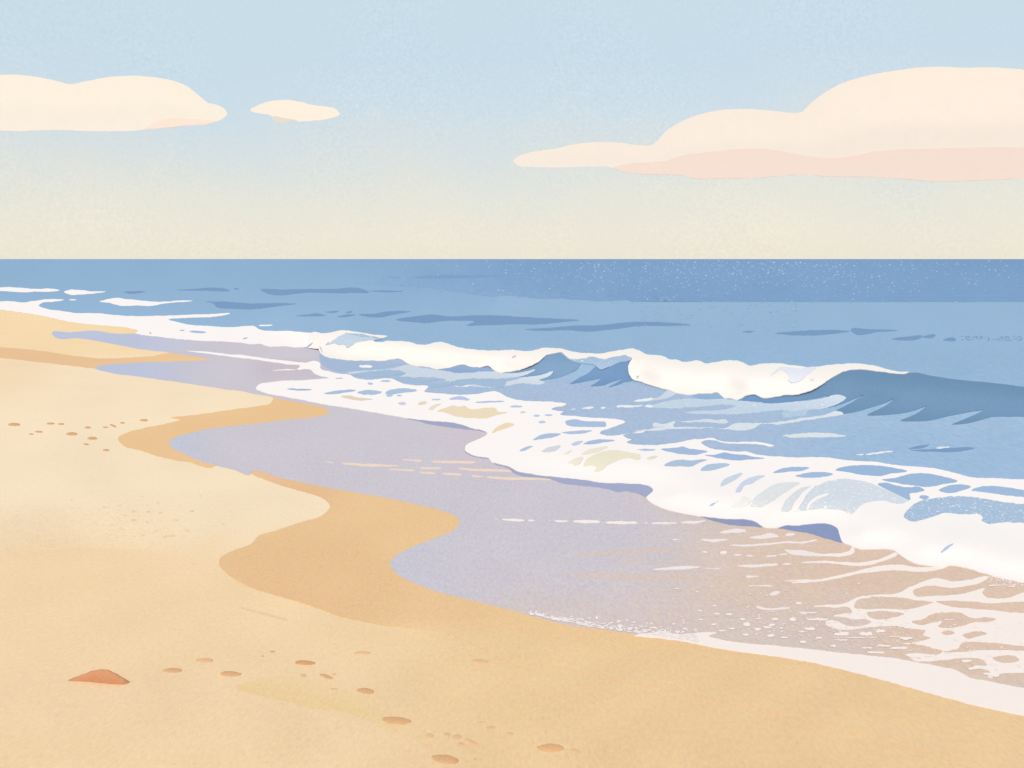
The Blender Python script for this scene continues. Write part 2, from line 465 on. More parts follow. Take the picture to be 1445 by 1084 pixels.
def _shore():
    a = T('H', [(2600, 1180)])[0]; b = T('F', [(130, 90)])[0]
    ia = min(range(len(LIP)), key=lambda q: math.hypot(LIP[q][0]-a[0], LIP[q][1]-a[1]))
    ib = min(range(len(LIP)), key=lambda q: math.hypot(LIP[q][0]-b[0], LIP[q][1]-b[1]))
    return LIP[ia:ib+1] if ia < ib else LIP[ib:ia+1]
LIP_SIDE[:] = _shore()
if LIP_SIDE[0][0] < LIP_SIDE[-1][0]: LIP_SIDE.reverse()
LIP_SIDE += [(600, 585), (600, 380), (4000, 380), (4000, 1000)]
for (a_, b_) in _shore():
    for q_ in range(int((a_-150)//20), int((a_+150)//20)+1): LIP_BINS.setdefault(q_, []).append((a_, b_))

# ------------------------------------------------------------------ sea
SEA_LOW = [(-9000, 425), (-800, 429), (-100, 431), (0, 432), (100, 441), (200, 455), (300, 464), (400, 475), (446, 479), (456, 500), (480, 529), (560, 560), (700, 600),
           (780, 628), (900, 645), (1000, 682), (1100, 690), (1445, 760), (2200, 900), (3200, 1150)]
us = [-30000, -12000, -6000, -3000, -1500, -800, -400, -200, -100] + [x*8 for x in range(-8, 200)] + [1650, 1750, 1900, 2100, 2400, 2800, 3200]
rows = [0, .0004, .001, .002, .004, .008, .014, .02, .03, .04, .055, .07, .085, .1] + [.1+.9*k/105 for k in range(1, 106)]
V, C = [], []
for t in rows:
    for u in us:
        lo = interp(SEA_LOW, u); v = HZ + .13 + (lo-HZ-.13)*t
        z0 = Z(u, v); V.append(P(u, v, z0+off(z0, 3))); C.append(alb(c_sea(u, v)))
n = len(us); Fc = []
for j in range(len(rows)-1):
    for i in range(n-1):
        a = j*n+i; Fc.append([a+n, a+n+1, a+1, a])
sea = build('sea', V, Fc, C, M_sea); tag(sea, 'calm pale blue sea reaching the horizon', kind='structure')
sea['base'] = (0, 0, 0)

# deeper water: darker band under the horizon, solid to the right, breaking up to the left
def c_deep(u, v):
    c = mixc((128, 163, 200), (124, 158, 195), sstep(1200, 1445, u)*.4 + .3*sstep(385, 370, v) if v < 385 else 0)
    c = tuple(x + 3*n2(u, v, 80, 21) for x in c)
    return mixc(c_sea(u, v), c, sstep(440, 900, u + 110*n2(u, v, 22, 4)))
deep = T('X', [(500, 365.9), (3500, 365.9), (3500, 425), (1445, 426.2), (1100, 426.2), (890, 425.8)], 'U', [(1130, 203), (1110, 198), (1000, 203), (940, 198), (880, 196), (840, 190), (780, 194), (720, 190),
            (700, 185), (600, 178), (560, 185), (520, 180)], 'X', [(600, 405), (500, 400)])
dl = []
for i in range(len(deep)):
    a, b = deep[i], deep[(i+1) % len(deep)]
    k = max(1, min(60, int(math.hypot(b[0]-a[0], b[1]-a[1])/12)))
    dl += [(a[0]+(b[0]-a[0])*j/k, a[1]+(b[1]-a[1])*j/k) for j in range(k)]
tag(sheet('deep_water', [dl], M_far, 4, colfn=c_deep, g=(14, 6), rough=0, smooth_pts=False), 'darker blue band of deep water below the horizon', kind='structure')

RIP = (124, 157, 193)
rips = [T('S', p) for p in (
    [(250, 157), (330, 152), (460, 153), (470, 156), (350, 159)], [(45, 166), (90, 161), (130, 163), (100, 169), (50, 168)],
    [(603, 158), (700, 155), (880, 153), (1030, 157), (1040, 162), (960, 168), (800, 167), (620, 167)], [(1045, 160), (1100, 158), (1178, 162), (1100, 165)],
    [(376, 202), (410, 204), (450, 203), (500, 208), (560, 212), (640, 211), (745, 213), (650, 225), (560, 235), (480, 232), (420, 225), (408, 212)],
    [(745, 262), (800, 256), (820, 252), (866, 260), (800, 265)], [(862, 247), (920, 244), (900, 250)], [(912, 267), (940, 259), (990, 257), (940, 268)],
    [(1000, 257), (1060, 254), (1110, 245), (1212, 245), (1150, 256), (1100, 267), (1050, 268)], [(490, 152), (512, 151), (508, 155), (492, 155)],
    [(945, 248), (975, 244), (970, 248)])]
rips += [T('U', p) for p in (
    [(168, 279), (240, 265), (320, 257), (400, 265), (460, 261), (560, 260), (650, 265), (750, 270), (850, 275), (920, 280), (850, 288), (770, 296), (650, 297), (540, 300), (458, 300), (490, 286), (430, 282), (350, 284), (300, 291), (240, 288)],
    [(695, 319), (800, 310), (900, 302), (1000, 300), (1100, 290), (1200, 287), (1300, 291), (1370, 298), (1300, 303), (1150, 305), (1050, 318), (950, 326), (870, 321), (760, 323)],
    [(232, 106), (300, 98), (400, 96), (610, 99), (500, 106), (400, 109), (280, 109)], [(133, 104), (192, 106), (170, 109)])]
rips += [T('V', p) for p in (
    [(295, 328), (320, 323), (345, 326), (320, 331)], [(430, 334), (500, 326), (600, 320), (700, 321), (737, 325), (690, 333), (600, 341), (500, 341)],
    [(740, 323), (830, 317), (935, 322), (850, 328), (750, 333)], [(905, 358), (960, 348), (1032, 346), (1020, 354), (940, 362)], [(1030, 350), (1084, 343), (1080, 348), (1040, 352)],
    [(1115, 363), (1165, 355), (1168, 360), (1130, 365)])]
rips += [T('E', [(708, 692), (770, 675), (842, 667), (810, 685), (760, 694)]), T('E', [(720, 704), (800, 698), (900, 692), (1000, 686), (1090, 682), (1136, 688), (1100, 699), (980, 714), (850, 710), (760, 707)])]
for r in rips:
    uu = sum(p[0] for p in r)/len(r); vv = sum(p[1] for p in r)/len(r)
    c = mixc(RIP, (134, 167, 202), .5 if vv < 398 else 0)
    sheet('ripple', [r], M_face, 5 if vv < 430 else 4, rgb=c, parent=sea, g=(12, 5), rough=.35, origin=P(uu, vv, 0))
stip = []
rr = random.Random(3)
for k in range(62):
    uu = rr.uniform(1356, 1450); vv = 477.5 + rr.uniform(-3.2, 3.2)
    stip.append([(uu-rr.uniform(1, 2.6), vv), (uu, vv-rr.uniform(.5, 1.1)), (uu+rr.uniform(1, 2.6), vv), (uu, vv+rr.uniform(.5, 1.1))])
sheet('ripple', stip, M_face, 4, rgb=(132, 163, 197), parent=sea, g=None, rough=0, origin=P(1400, 478, 0))

# sparkle on the far water, painted as pale flecks
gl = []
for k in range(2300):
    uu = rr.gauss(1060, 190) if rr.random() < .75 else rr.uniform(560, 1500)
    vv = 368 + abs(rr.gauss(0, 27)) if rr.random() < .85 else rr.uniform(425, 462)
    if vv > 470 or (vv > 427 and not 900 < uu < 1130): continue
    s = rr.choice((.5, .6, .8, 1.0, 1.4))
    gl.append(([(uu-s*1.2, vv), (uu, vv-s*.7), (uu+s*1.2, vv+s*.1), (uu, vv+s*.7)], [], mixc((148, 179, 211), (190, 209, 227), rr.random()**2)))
tag(sheet('sea_glitter', gl, M_face, 6, g=None, rough=0, rim=False, smooth_pts=False), 'fine pale sparkles scattered over the dark far water', 'sea glitter', kind='stuff')

# ------------------------------------------------------------------ whitecaps
for p, lb in ((T('A', [(-60, 190), (0, 183), (80, 183), (160, 190), (220, 193), (290, 190), (340, 200), (290, 207), (200, 207), (130, 211), (50, 206), (-20, 202), (-60, 200)]),
               'thin flat whitecap at the left edge of the picture'),
              (T('A', [(360, 208), (385, 198), (450, 198), (520, 206), (598, 208), (550, 215), (470, 223), (390, 222)]),
               'smallest short whitecap, right beside the one cut by the left edge'),
              (T('A', [(563, 262), (600, 252), (650, 243), (720, 250), (800, 258), (880, 265), (960, 262), (1030, 257), (1094, 259), (1000, 268), (930, 275), (860, 288), (780, 285), (680, 286), (620, 270)]),
               'longest whitecap with a thin tail pointing right, nearer the shore')):
    uu = sum(q[0] for q in p)/len(p); vv = max(q[1] for q in p)
    o = sheet('whitecap', [p], M_foam, 5, rgb=FOAM, g=(10, 3), rough=.4, origin=P(uu, vv, .02))
    tag(o, lb, 'whitecap', 'small whitecaps on the far left water')

# ------------------------------------------------------------------ breaking waves
FACE = (112, 146, 178)  # dark water of the steep faces, their shade painted into the colour
b1 = P(1250, 600, 0); b2 = P(830, 550, 0)
wr = thing('breaking_wave', b1, 'tallest dark blue wave curling under a white crest at the right edge', 'wave', 'waves breaking along the shore')
wm = thing('breaking_wave', b2, 'long wave in the middle with two small blue faces under white foam', 'wave', 'waves breaking along the shore')
wl = thing('breaking_wave', P(300, 475, 0), 'far left line of low white surf running along the sand', 'wave', 'waves breaking along the shore')

faceR = T('E', [(0, 338), (80, 312), (150, 278), (220, 230), (280, 198), (370, 178), (450, 183), (550, 195), (620, 207), (710, 209), (760, 207), (830, 222), (920, 238), (1050, 255),
                (1200, 268), (1330, 282), (1445, 298), (1800, 330), (2600, 420), (2600, 530), (1800, 500), (1445, 487), (1350, 487), (1240, 489), (1160, 512), (1080, 531), (985, 537), (1060, 506), (1120, 480), (1187, 443), (1140, 449), (1050, 465),
                (950, 487), (850, 511), (750, 518), (658, 512), (720, 486), (780, 455), (827, 417), (770, 440), (700, 459), (600, 474), (520, 480), (445, 478),
                (520, 440), (580, 406), (619, 369), (560, 398), (480, 425), (400, 450), (320, 467), (208, 466), (270, 436), (340, 400), (424, 346), (370, 370),
                (300, 400), (220, 425), (150, 436), (88, 433), (140, 405), (191, 353), (120, 370), (50, 381), (0, 388)],
          'D', [(1200, 552), (1100, 562), (1010, 560), (960, 550), (900, 548), (828, 543), (860, 518), (900, 500), (960, 492), (1000, 509), (1050, 514), (1110, 506), (1200, 492)])
def c_face(u, v): return tuple(x+2*n2(u, v, 70, 2) for x in mixc((112, 146, 178), (109, 143, 175), sstep(1180, 1100, u) if u < 1180 else 0))
sheet('wave_face', [faceR], M_face, 4.2, colfn=lambda u, v: (c_face(u, v) if u > 1180 else mixc((112, 150, 192), FACE, sstep(1050, 1180, u))), parent=wr, g=(6, 3), rough=.25, origin=b1)
for p, c in ((T('D', [(500, 500), (560, 486), (640, 482), (680, 474), (712, 503), (738, 526), (650, 530), (560, 531), (515, 517)]), (146, 177, 210)),):
    sheet('wave_face', [p], M_face, 4.2, rgb=c, parent=wr, g=(6, 3), rough=.4, origin=b1)
for p, c in ((T('C', [(328, 446), (400, 434), (480, 417), (560, 385), (620, 352), (680, 306), (740, 296), (785, 290), (800, 305), (835, 342), (880, 370), (927, 375), (905, 410), (860, 440), (790, 470), (700, 493),
                      (620, 499), (680, 465), (724, 438), (600, 462), (520, 473), (460, 474), (540, 445), (587, 425), (500, 437), (420, 450)]), (126, 159, 191)),
             (T('C', [(1292, 340), (1270, 385), (1270, 430), (1282, 470), (1302, 495), (1240, 515), (1180, 540), (1126, 551), (1180, 520), (1230, 490), (1150, 515), (1080, 538), (998, 540), (1040, 515), (1074, 487),
                      (980, 505), (848, 524), (920, 480), (990, 440), (1040, 403), (1060, 425), (1110, 415), (1150, 390), (1210, 372), (1250, 350)]), (115, 149, 188)),
             (T('B', [(700, 436), (790, 434), (860, 427), (895, 418), (945, 450), (880, 462), (800, 480), (700, 490), (600, 500), (520, 492), (455, 450), (446, 395), (500, 415), (560, 428), (640, 434)]), (166, 186, 213)),
             (T('B', [(1108, 487), (1190, 472)], 'C', [(0, 394), (60, 377), (140, 396), (190, 398), (250, 386), (308, 430), (200, 438), (100, 442), (0, 446)], 'B', [(1150, 502)]), (144, 171, 207))):
    sheet('wave_face', [p], M_face, 4.2, rgb=c, parent=wm, g=(6, 3), rough=.4, origin=b2)

# pale froth drawn up into the faces
FR = (203, 216, 228)
froth_m = [(T('B', [(600, 507), (750, 492), (880, 478), (950, 462), (1030, 480), (1120, 492), (1230, 506), (1400, 500), (1480, 500), (1480, 560), (1300, 582), (1200, 565), (1150, 540), (1020, 530), (900, 530), (935, 508), (900, 495), (700, 512), (640, 520)]), [], (202, 214, 226)),
           (T('C', [(0, 455), (150, 446), (320, 448), (440, 450), (592, 424), (520, 460), (420, 478), (300, 512), (200, 505), (60, 498), (-60, 500)]), [], (203, 216, 226)),
           (T('C', [(190, 530), (300, 522), (400, 508), (500, 480), (620, 468), (724, 436), (690, 470), (620, 498), (665, 515), (600, 532), (520, 522), (420, 532), (300, 546), (220, 541)]), [], (208, 219, 228)),
           (TS('C', [(0, 538), (60, 538), (128, 537)], 6, 12, 8), [], (232, 236, 238)), (TS('B', [(665, 468), (745, 470)], 12, 12), [], (245, 245, 245)),
           (T('C', [(785, 296), (850, 305), (900, 338), (960, 330), (1010, 322), (1100, 338), (1200, 318), (1290, 316), (1295, 335), (1210, 368), (1110, 410), (1070, 424), (1040, 398), (925, 372), (880, 366), (830, 340)]), [], (166, 190, 216))]
pieces('froth', froth_m, M_froth, 5, parent=wm, g=(6, 3), rough=1.0, origin=b2)
blue_m = [(T('B', p), [], (165, 189, 214)) for p in (
    [(605, 518), (700, 503), (860, 494), (935, 508), (870, 521), (760, 529), (680, 526)], [(872, 535), (940, 528), (1010, 543), (1100, 538), (1147, 540), (1090, 552), (990, 562), (900, 554)],
    [(955, 577), (1040, 568), (1140, 566), (1210, 572), (1140, 586), (1020, 590)], [(1190, 560), (1260, 545), (1445, 542), (1500, 545), (1500, 560), (1300, 572), (1210, 576)])]
pieces('water_streak', blue_m, M_face, 6.4, parent=wm, g=(6, 3), rough=.8, origin=b2)

froth_r = [(T('D', [(70, 546), (180, 532), (270, 512), (320, 468), (385, 490), (330, 520), (200, 545), (120, 550)]), [], (200, 213, 226)),
           (T('D', [(150, 584), (230, 568), (330, 545), (480, 530), (600, 537), (720, 533), (830, 545), (960, 552), (1100, 566), (1230, 552), (1445, 530), (1560, 500), (1620, 520), (1500, 590), (1445, 600), (1330, 608), (1240, 620), (1150, 612),
                    (1000, 626), (860, 640), (600, 642), (440, 630), (560, 618), (700, 610), (815, 583), (770, 575), (600, 584), (300, 600)]), [], (196, 212, 227)),
           (T('D', [(1150, 632), (1250, 622), (1340, 615), (1330, 650), (1250, 658), (1160, 662)]), [], (180, 202, 222)),
           (T('D', [(185, 757), (215, 742), (300, 735), (210, 722), (215, 712), (280, 715), (375, 702), (360, 725), (450, 736), (600, 738), (760, 735), (800, 714), (900, 708), (1050, 708), (1200, 688), (1330, 665), (1445, 653), (1580, 624), (1595, 632), (1445, 668),
                    (1300, 692), (1150, 716), (980, 724), (950, 746), (900, 758), (800, 757), (700, 747), (500, 746), (300, 756), (200, 763)]), [], (217, 226, 231)),
           (T('D', [(412, 697), (520, 686), (600, 679), (680, 687), (740, 679), (762, 700), (722, 708), (600, 697), (450, 702)]), [], (213, 222, 230)),
           (T('D', [(1158, 800), (1250, 786), (1350, 779), (1480, 780), (1580, 792), (1620, 800), (1520, 808), (1350, 812), (1220, 812)]), [], (219, 227, 230)),
           (TS('D', [(1115, 801), (1140, 800)], 8, 8), [], (225, 230, 232)),
           (TS('E', [(375, 731), (425, 728)], 6, 8), [], (232, 236, 238)), (TS('E', [(436, 727), (520, 717), (612, 706)], 8, 12, 10), [], (238, 240, 240)), (TS('E', [(885, 687), (972, 679)], 10, 10), [], (225, 231, 236)),
           (TS('C', [(855, 713), (890, 710)], 8, 8), [], (232, 237, 240)), (TS('C', [(930, 706), (1020, 697)], 8, 12), [], (232, 237, 240)), (TS('C', [(1070, 701), (1112, 698)], 12, 12), [], (232, 237, 240)), (TS('C', [(1125, 704), (1140, 704)], 8, 8), [], (232, 237, 240)),
           (TS('C', [(1183, 688), (1300, 687), (1380, 687)], 16, 16, 10), [], (232, 237, 240)), (TS('C', [(1395, 687), (1452, 689)], 16, 12), [], (236, 240, 242)), (TS('C', [(1310, 650), (1400, 640), (1450, 632)], 10, 14), [], (236, 240, 242))]
pieces('froth', froth_r, M_froth, 5, parent=wr, g=(6, 3), rough=.8, origin=b1)

crest_m = T('B', [(400, 281), (470, 282), (520, 275), (580, 268), (640, 272), (700, 280), (760, 290), (832, 301), (800, 308), (740, 305), (745, 318), (850, 325), (960, 332), (1000, 345), (1060, 345), (1120, 330), (1180, 345), (1260, 368), (1330, 375), (1445, 380)],
            'C', [(400, 277), (430, 275), (520, 288), (600, 278), (660, 262), (730, 262), (790, 268), (850, 285), (920, 297), (1000, 303), (1100, 300), (1190, 283), (1250, 275), (1330, 276), (1345, 330),
                  (1300, 332), (1285, 318), (1200, 321), (1100, 340), (1010, 325), (960, 335), (900, 342), (840, 332), (800, 306), (785, 296), (740, 305), (680, 315), (620, 360), (560, 390), (480, 420), (400, 435), (330, 440), (290, 420), (250, 392), (190, 402), (140, 400), (60, 382), (0, 396)],
            'B', [(1180, 476), (1110, 487), (1050, 472), (990, 468), (940, 450), (895, 425), (860, 430), (790, 438), (710, 435), (640, 437), (560, 430), (500, 420), (450, 395), (438, 370), (400, 365), (380, 330)])
sheet('foam_crest', [crest_m], M_foam, 8, rgb=(245, 240, 233), parent=wm, g=(6, 3), rough=.7, origin=b2, lift=.006)
wash = [(T('B', [(600, 283), (680, 292), (750, 305), (800, 313), (760, 318), (700, 322), (650, 332), (620, 352), (598, 364), (590, 348), (560, 346), (520, 336), (492, 346), (530, 315), (565, 292)]), [], (192, 209, 226)),
        (T('B', [(478, 350), (490, 335), (500, 330), (492, 346)]), [], (170, 192, 220)), (T('B', [(368, 362), (385, 345), (408, 335), (400, 346)]), [], (168, 188, 222)),
        (T('B', [(590, 282), (650, 284), (720, 295), (740, 300), (700, 302), (640, 292)]), [], (160, 188, 214)),
        (T('C', [(425, 332), (440, 318), (455, 318), (448, 330)]), [], (190, 205, 228))]
pieces('froth', wash, M_froth, 10, parent=wm, g=(6, 3), rough=.8, origin=b2, lift=.01)

crest_r = T('C', [(1290, 274)], 'D', [(30, 172), (80, 170), (120, 180), (160, 203), (230, 215), (290, 222), (340, 245), (380, 243), (430, 260), (540, 252), (600, 272), (660, 265), (740, 252), (820, 252), (870, 265), (920, 290), (980, 277), (1060, 272), (1130, 272), (1200, 282)],
            'E', [(10, 165), (60, 172), (130, 170), (200, 158), (280, 152), (370, 148), (450, 155), (520, 170), (580, 188), (640, 200), (717, 203), (700, 211), (620, 212), (550, 202), (450, 190), (370, 185), (280, 205), (220, 238), (150, 285), (80, 320), (0, 342)],
            'D', [(1200, 497), (1110, 512), (1050, 520), (1000, 515), (960, 498), (900, 505), (830, 538), (770, 522), (735, 525), (710, 505), (680, 480), (640, 488), (560, 490), (480, 500), (400, 490), (330, 465), (250, 445), (200, 430), (130, 405), (70, 390), (40, 350), (33, 310), (45, 260), (62, 235), (20, 215)])
sheet('foam_crest', [crest_r], M_foam, 8, rgb=(245, 240, 233), parent=wr, g=(6, 3), rough=.6, origin=b1, lift=.006)
hollow = [(T('D', [(1068, 365), (1090, 335), (1130, 305), (1200, 300), (1290, 305), (1400, 302), (1330, 355), (1290, 395), (1215, 408), (1200, 390), (1205, 350), (1185, 332), (1130, 325), (1095, 345)]), [], (226, 230, 240)),
          (ell('D', 1373, 387, 24, 18), [], (228, 232, 240)), (ell('D', 102, 364, 14, 14), [], (190, 205, 228))]
pieces('froth', hollow, M_thin, 10, parent=wr, g=(6, 3), rough=.8, origin=b1, lift=.01)

surf_l = T('A', [(-200, 262), (-20, 262), (60, 262), (130, 268), (190, 260), (250, 252), (330, 250), (366, 253), (300, 265), (235, 272), (218, 285), (260, 305), (330, 315), (400, 325), (550, 330), (700, 343), (850, 345), (1000, 340), (1150, 335), (1298, 333), (1250, 345), (1100, 355), (958, 368), (1000, 378), (1080, 395),
                 (1160, 398), (1230, 405), (1330, 408), (1400, 402), (1445, 405)],
           'B', [(100, 258), (180, 270), (260, 268), (330, 275), (400, 280), (450, 282), (455, 370), (440, 370), (400, 365), (360, 360), (300, 362), (260, 355), (200, 357), (150, 355), (110, 340), (70, 345), (0, 335)],
           'A', [(1300, 490), (1200, 487), (1050, 478), (900, 462), (780, 447), (765, 443), (782, 430), (740, 415), (640, 403), (500, 390), (380, 375), (250, 345), (120, 325), (0, 309), (-200, 290)])
bl = P(300, 475, 0)
sheet('foam_crest', [surf_l], M_foam, 7, rgb=FOAM, parent=wl, g=(9, 4), rough=.45, origin=bl, lift=.004)
dashes = [TS('A', [(390, 253), (436, 254)], 6, 6), TS('B', [(100, 238), (180, 236)], 8, 8)]
pieces('foam_dash', dashes, M_foam, 6, rgb=FOAM, parent=wl, g=None, rough=.3, origin=bl)
wd = [TS('A', [(1018, 427), (1045, 425)], 8, 6), TS('A', [(1070, 432), (1120, 435), (1168, 437)], 6, 12, 8), TS('A', [(1378, 473), (1402, 468)], 8, 6), TS('B', [(12, 315), (35, 307)], 8, 6), ell('A', 851, 441, 10, 8)]
pieces('water_gap', wd, M_face, 10, rgb=(168, 188, 218), parent=wl, g=None, rough=.3, origin=bl, lift=.008)

# ------------------------------------------------------------------ blue violet shade of the foam edge, painted as flat strips
edge_shade = [(T('B', [(950, 765), (1030, 787), (1130, 808), (1250, 823), (1350, 834), (1398, 840), (1395, 815), (1300, 780), (1220, 770), (1100, 755), (1000, 750)]), [], (163, 168, 196)),
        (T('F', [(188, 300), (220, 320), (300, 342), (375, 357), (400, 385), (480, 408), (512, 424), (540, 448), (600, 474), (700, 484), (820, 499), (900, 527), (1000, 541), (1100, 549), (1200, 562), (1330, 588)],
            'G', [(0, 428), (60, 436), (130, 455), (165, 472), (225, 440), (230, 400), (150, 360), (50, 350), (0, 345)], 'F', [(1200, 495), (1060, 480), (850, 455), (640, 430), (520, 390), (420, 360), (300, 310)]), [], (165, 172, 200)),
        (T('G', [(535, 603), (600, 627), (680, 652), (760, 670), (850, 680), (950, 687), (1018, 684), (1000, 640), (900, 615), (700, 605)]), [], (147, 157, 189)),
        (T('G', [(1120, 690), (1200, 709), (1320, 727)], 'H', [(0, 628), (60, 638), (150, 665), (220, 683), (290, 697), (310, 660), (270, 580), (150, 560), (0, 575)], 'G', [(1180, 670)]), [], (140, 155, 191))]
tag(sheet('shallow_water', edge_shade, M_face, 4, g=(9, 5), rough=.5, zf=lambda u, v: 0), 'thin blue violet lip of water under the leading foam edge', kind='structure')  # not water: shade of the foam edge, painted as flat strips

# ------------------------------------------------------------------ swash foam
sw = sheet('swash_foam', [swash], M_foam, 8, rgb=FOAM, g=(8, 4), rough=.5)
tag(sw, 'broad white sheet of wash foam spreading over the wet sand', 'foam', kind='stuff'); sw['base'] = (0, 0, 0)

BL = (168, 190, 218); BG = (235, 221, 192); PA = (206, 215, 229)
gaps = []
def gp(t, pts, c, *rest): gaps.append((T(t, pts, *rest), [], c))
def gs(t, pts, c, *w): gaps.append((TS(t, pts, *w), [], c))
def ge(t, cx, cy, w, h, c, tilt=0): gaps.append((ell(t, cx, cy, w, h, tilt), [], c))
gs('B', [(262, 598), (330, 601), (402, 602)], (165, 183, 215), 6, 10, 8)
gs('B', [(470, 624), (560, 614), (650, 605)], (172, 192, 220), 10, 18, 10); ge('B', 730, 617, 138, 26, (174, 195, 220))
gs('B', [(818, 622), (900, 608), (1000, 605)], (174, 195, 220), 30, 26, 12); gp('B', [(568, 638), (600, 634), (660, 645), (747, 656), (700, 662), (620, 656)], (224, 212, 194))
ge('B', 556, 537, 42, 8, (184, 202, 226)); ge('B', 818, 553, 60, 12, (184, 202, 226)); ge('B', 734, 566, 28, 12, (180, 198, 226)); ge('B', 897, 635, 28, 10, (184, 200, 228)); ge('B', 842, 634, 34, 14, (180, 200, 224))
ge('B', 914, 680, 44, 16, (206, 210, 222)); gp('B', [(1000, 686), (1020, 670), (1055, 672), (1040, 684)], (230, 218, 194)); gp('B', [(1062, 716), (1080, 695), (1112, 682), (1135, 680), (1105, 700), (1085, 716)], (234, 222, 202))
ge('B', 1108, 657, 52, 8, (190, 202, 226)); gs('B', [(1175, 656), (1230, 648), (1290, 660)], (186, 200, 228), 8, 20, 8); gs('B', [(1330, 674), (1400, 670), (1480, 665)], (184, 200, 228), 6, 10, 6)
gp('B', [(1112, 722), (1150, 708), (1200, 692), (1245, 698), (1265, 690), (1285, 706), (1400, 703), (1445, 710)], (235, 220, 190), 'C', [(320, 722), (388, 731), (300, 755), (240, 773), (150, 775), (60, 768), (0, 757)], 'B', [(1180, 736)])
gp('C', [(278, 882), (300, 850), (350, 820), (400, 808), (442, 820), (390, 842), (330, 865)], (240, 217, 182))
ge('C', 456, 690, 88, 14, (184, 200, 228)); ge('C', 503, 732, 42, 14, (222, 214, 196)); ge('C', 605, 757, 44, 16, (188, 203, 228)); ge('C', 693, 752, 58, 12, (188, 203, 228)); ge('C', 645, 803, 48, 16, (188, 203, 228))
gs('C', [(155, 661), (260, 656), (370, 652)], (180, 197, 226), 6, 12, 6); gs('C', [(0, 632), (60, 625), (120, 640)], (186, 200, 228), 8, 20, 8)
gp('C', [(812, 800), (850, 785), (900, 783), (950, 795), (1040, 800), (1110, 810), (1112, 828), (1040, 838), (950, 836), (870, 833), (825, 822)], (171, 192, 222))
gp('C', [(578, 932), (630, 900), (700, 885), (782, 890), (720, 912), (640, 926)], (174, 194, 222)); gp('C', [(785, 880), (900, 868), (1012, 864), (940, 885), (850, 893)], (176, 196, 222))
gp('C', [(480, 1014), (510, 990), (577, 978), (540, 1000), (495, 1016)], (178, 196, 222)); gp('C', [(640, 1016), (680, 990), (730, 980), (782, 975), (750, 1005), (680, 1023)], (214, 217, 222))
gp('C', [(858, 966), (900, 945), (942, 940), (910, 966), (880, 972)], (196, 208, 228)); gp('C', [(942, 962), (1000, 940), (1100, 930), (1174, 935), (1100, 950), (1020, 963)], (172, 193, 222))
ge('D', 165, 902, 124, 12, (178, 198, 226))
gp('F', [(1050, 402), (1065, 360), (1110, 328), (1170, 300), (1240, 287), (1300, 284)], (236, 229, 206), 'G', [(0, 138), (60, 150), (124, 172), (120, 190), (40, 188), (0, 190)], 'F', [(1270, 370), (1220, 395), (1165, 440), (1125, 442), (1150, 410), (1100, 396)])
gp('F', [(1028, 316), (1080, 285), (1150, 265), (1228, 262), (1180, 285), (1100, 310)], (238, 231, 213)); gp('F', [(908, 316), (930, 296), (962, 284), (930, 312)], (238, 231, 208)); gp('F', [(938, 380), (990, 345), (1048, 334), (1025, 378), (985, 400), (962, 376)], (238, 229, 214))
gp('G', [(170, 192), (190, 178), (250, 175), (215, 194)], (228, 226, 208))
gp('G', [(273, 122), (340, 115), (390, 112), (430, 104), (470, 120), (560, 127), (612, 140), (560, 156), (440, 163), (360, 146), (310, 136)], (167, 189, 219))
gp('G', [(592, 166), (660, 164), (740, 147), (800, 159), (880, 163), (960, 180), (1024, 188), (940, 196), (890, 199), (840, 206), (740, 196), (650, 180)], (162, 186, 217))
gp('G', [(296, 241), (350, 212), (420, 200), (490, 206), (550, 197), (608, 198), (540, 226), (510, 243), (420, 246), (340, 246)], (176, 196, 217)); gp('G', [(560, 277), (590, 247), (660, 229), (773, 235), (700, 260), (600, 281)], (178, 200, 221))
gp('G', [(702, 392), (720, 355), (780, 320), (864, 300), (820, 340), (750, 376)], (205, 216, 230)); gp('G', [(818, 438), (840, 385), (900, 340), (960, 320), (1030, 316), (980, 345), (930, 375), (880, 387), (845, 437)], (208, 216, 234))
gp('G', [(1090, 293), (1150, 265), (1250, 252), (1352, 262), (1300, 278), (1200, 286)], (165, 190, 220)); gp('G', [(1252, 319), (1330, 298)], (165, 190, 220), 'H', [(60, 260), (140, 254), (190, 256), (228, 266), (160, 283), (70, 290)], 'G', [(1310, 330)])
gp('G', [(925, 535), (960, 470), (1020, 430), (1080, 385), (1160, 366), (1284, 372), (1240, 400), (1160, 450), (1080, 500), (1000, 542)], (224, 228, 228)); gp('G', [(1150, 572), (1180, 500), (1240, 440), (1310, 400), (1364, 394), (1300, 440), (1240, 510), (1205, 572)], (219, 225, 227))
gp('G', [(790, 540), (830, 500), (900, 470), (930, 490), (900, 530), (850, 545)], (238, 238, 232))
gp('G', [(625, 534), (640, 520), (664, 512), (650, 532)], (184, 198, 230)); gs('G', [(668, 515), (692, 497)], (205, 215, 235), 5, 5)
gp('H', [(-15, 490), (0, 462), (60, 390), (120, 342), (200, 313), (300, 298), (400, 306), (480, 330), (530, 350), (620, 390), (713, 430), (650, 457), (560, 435), (450, 445), (400, 465), (340, 518), (300, 497), (240, 490), (180, 484), (80, 490), (0, 497)], (213, 221, 229))
gp('H', [(246, 238), (300, 220), (400, 210), (500, 211), (600, 225), (700, 246), (600, 262), (520, 277), (440, 273), (330, 256)], (157, 185, 216))
gp('H', [(543, 301), (620, 291), (700, 270), (820, 261), (920, 280), (1022, 312), (930, 331), (830, 348), (740, 338), (640, 324)], (159, 186, 216))
gp('H', [(513, 329), (560, 322), (620, 336), (700, 350), (790, 352), (812, 368), (760, 382), (715, 392), (722, 426), (650, 402), (580, 365)], (159, 186, 216))
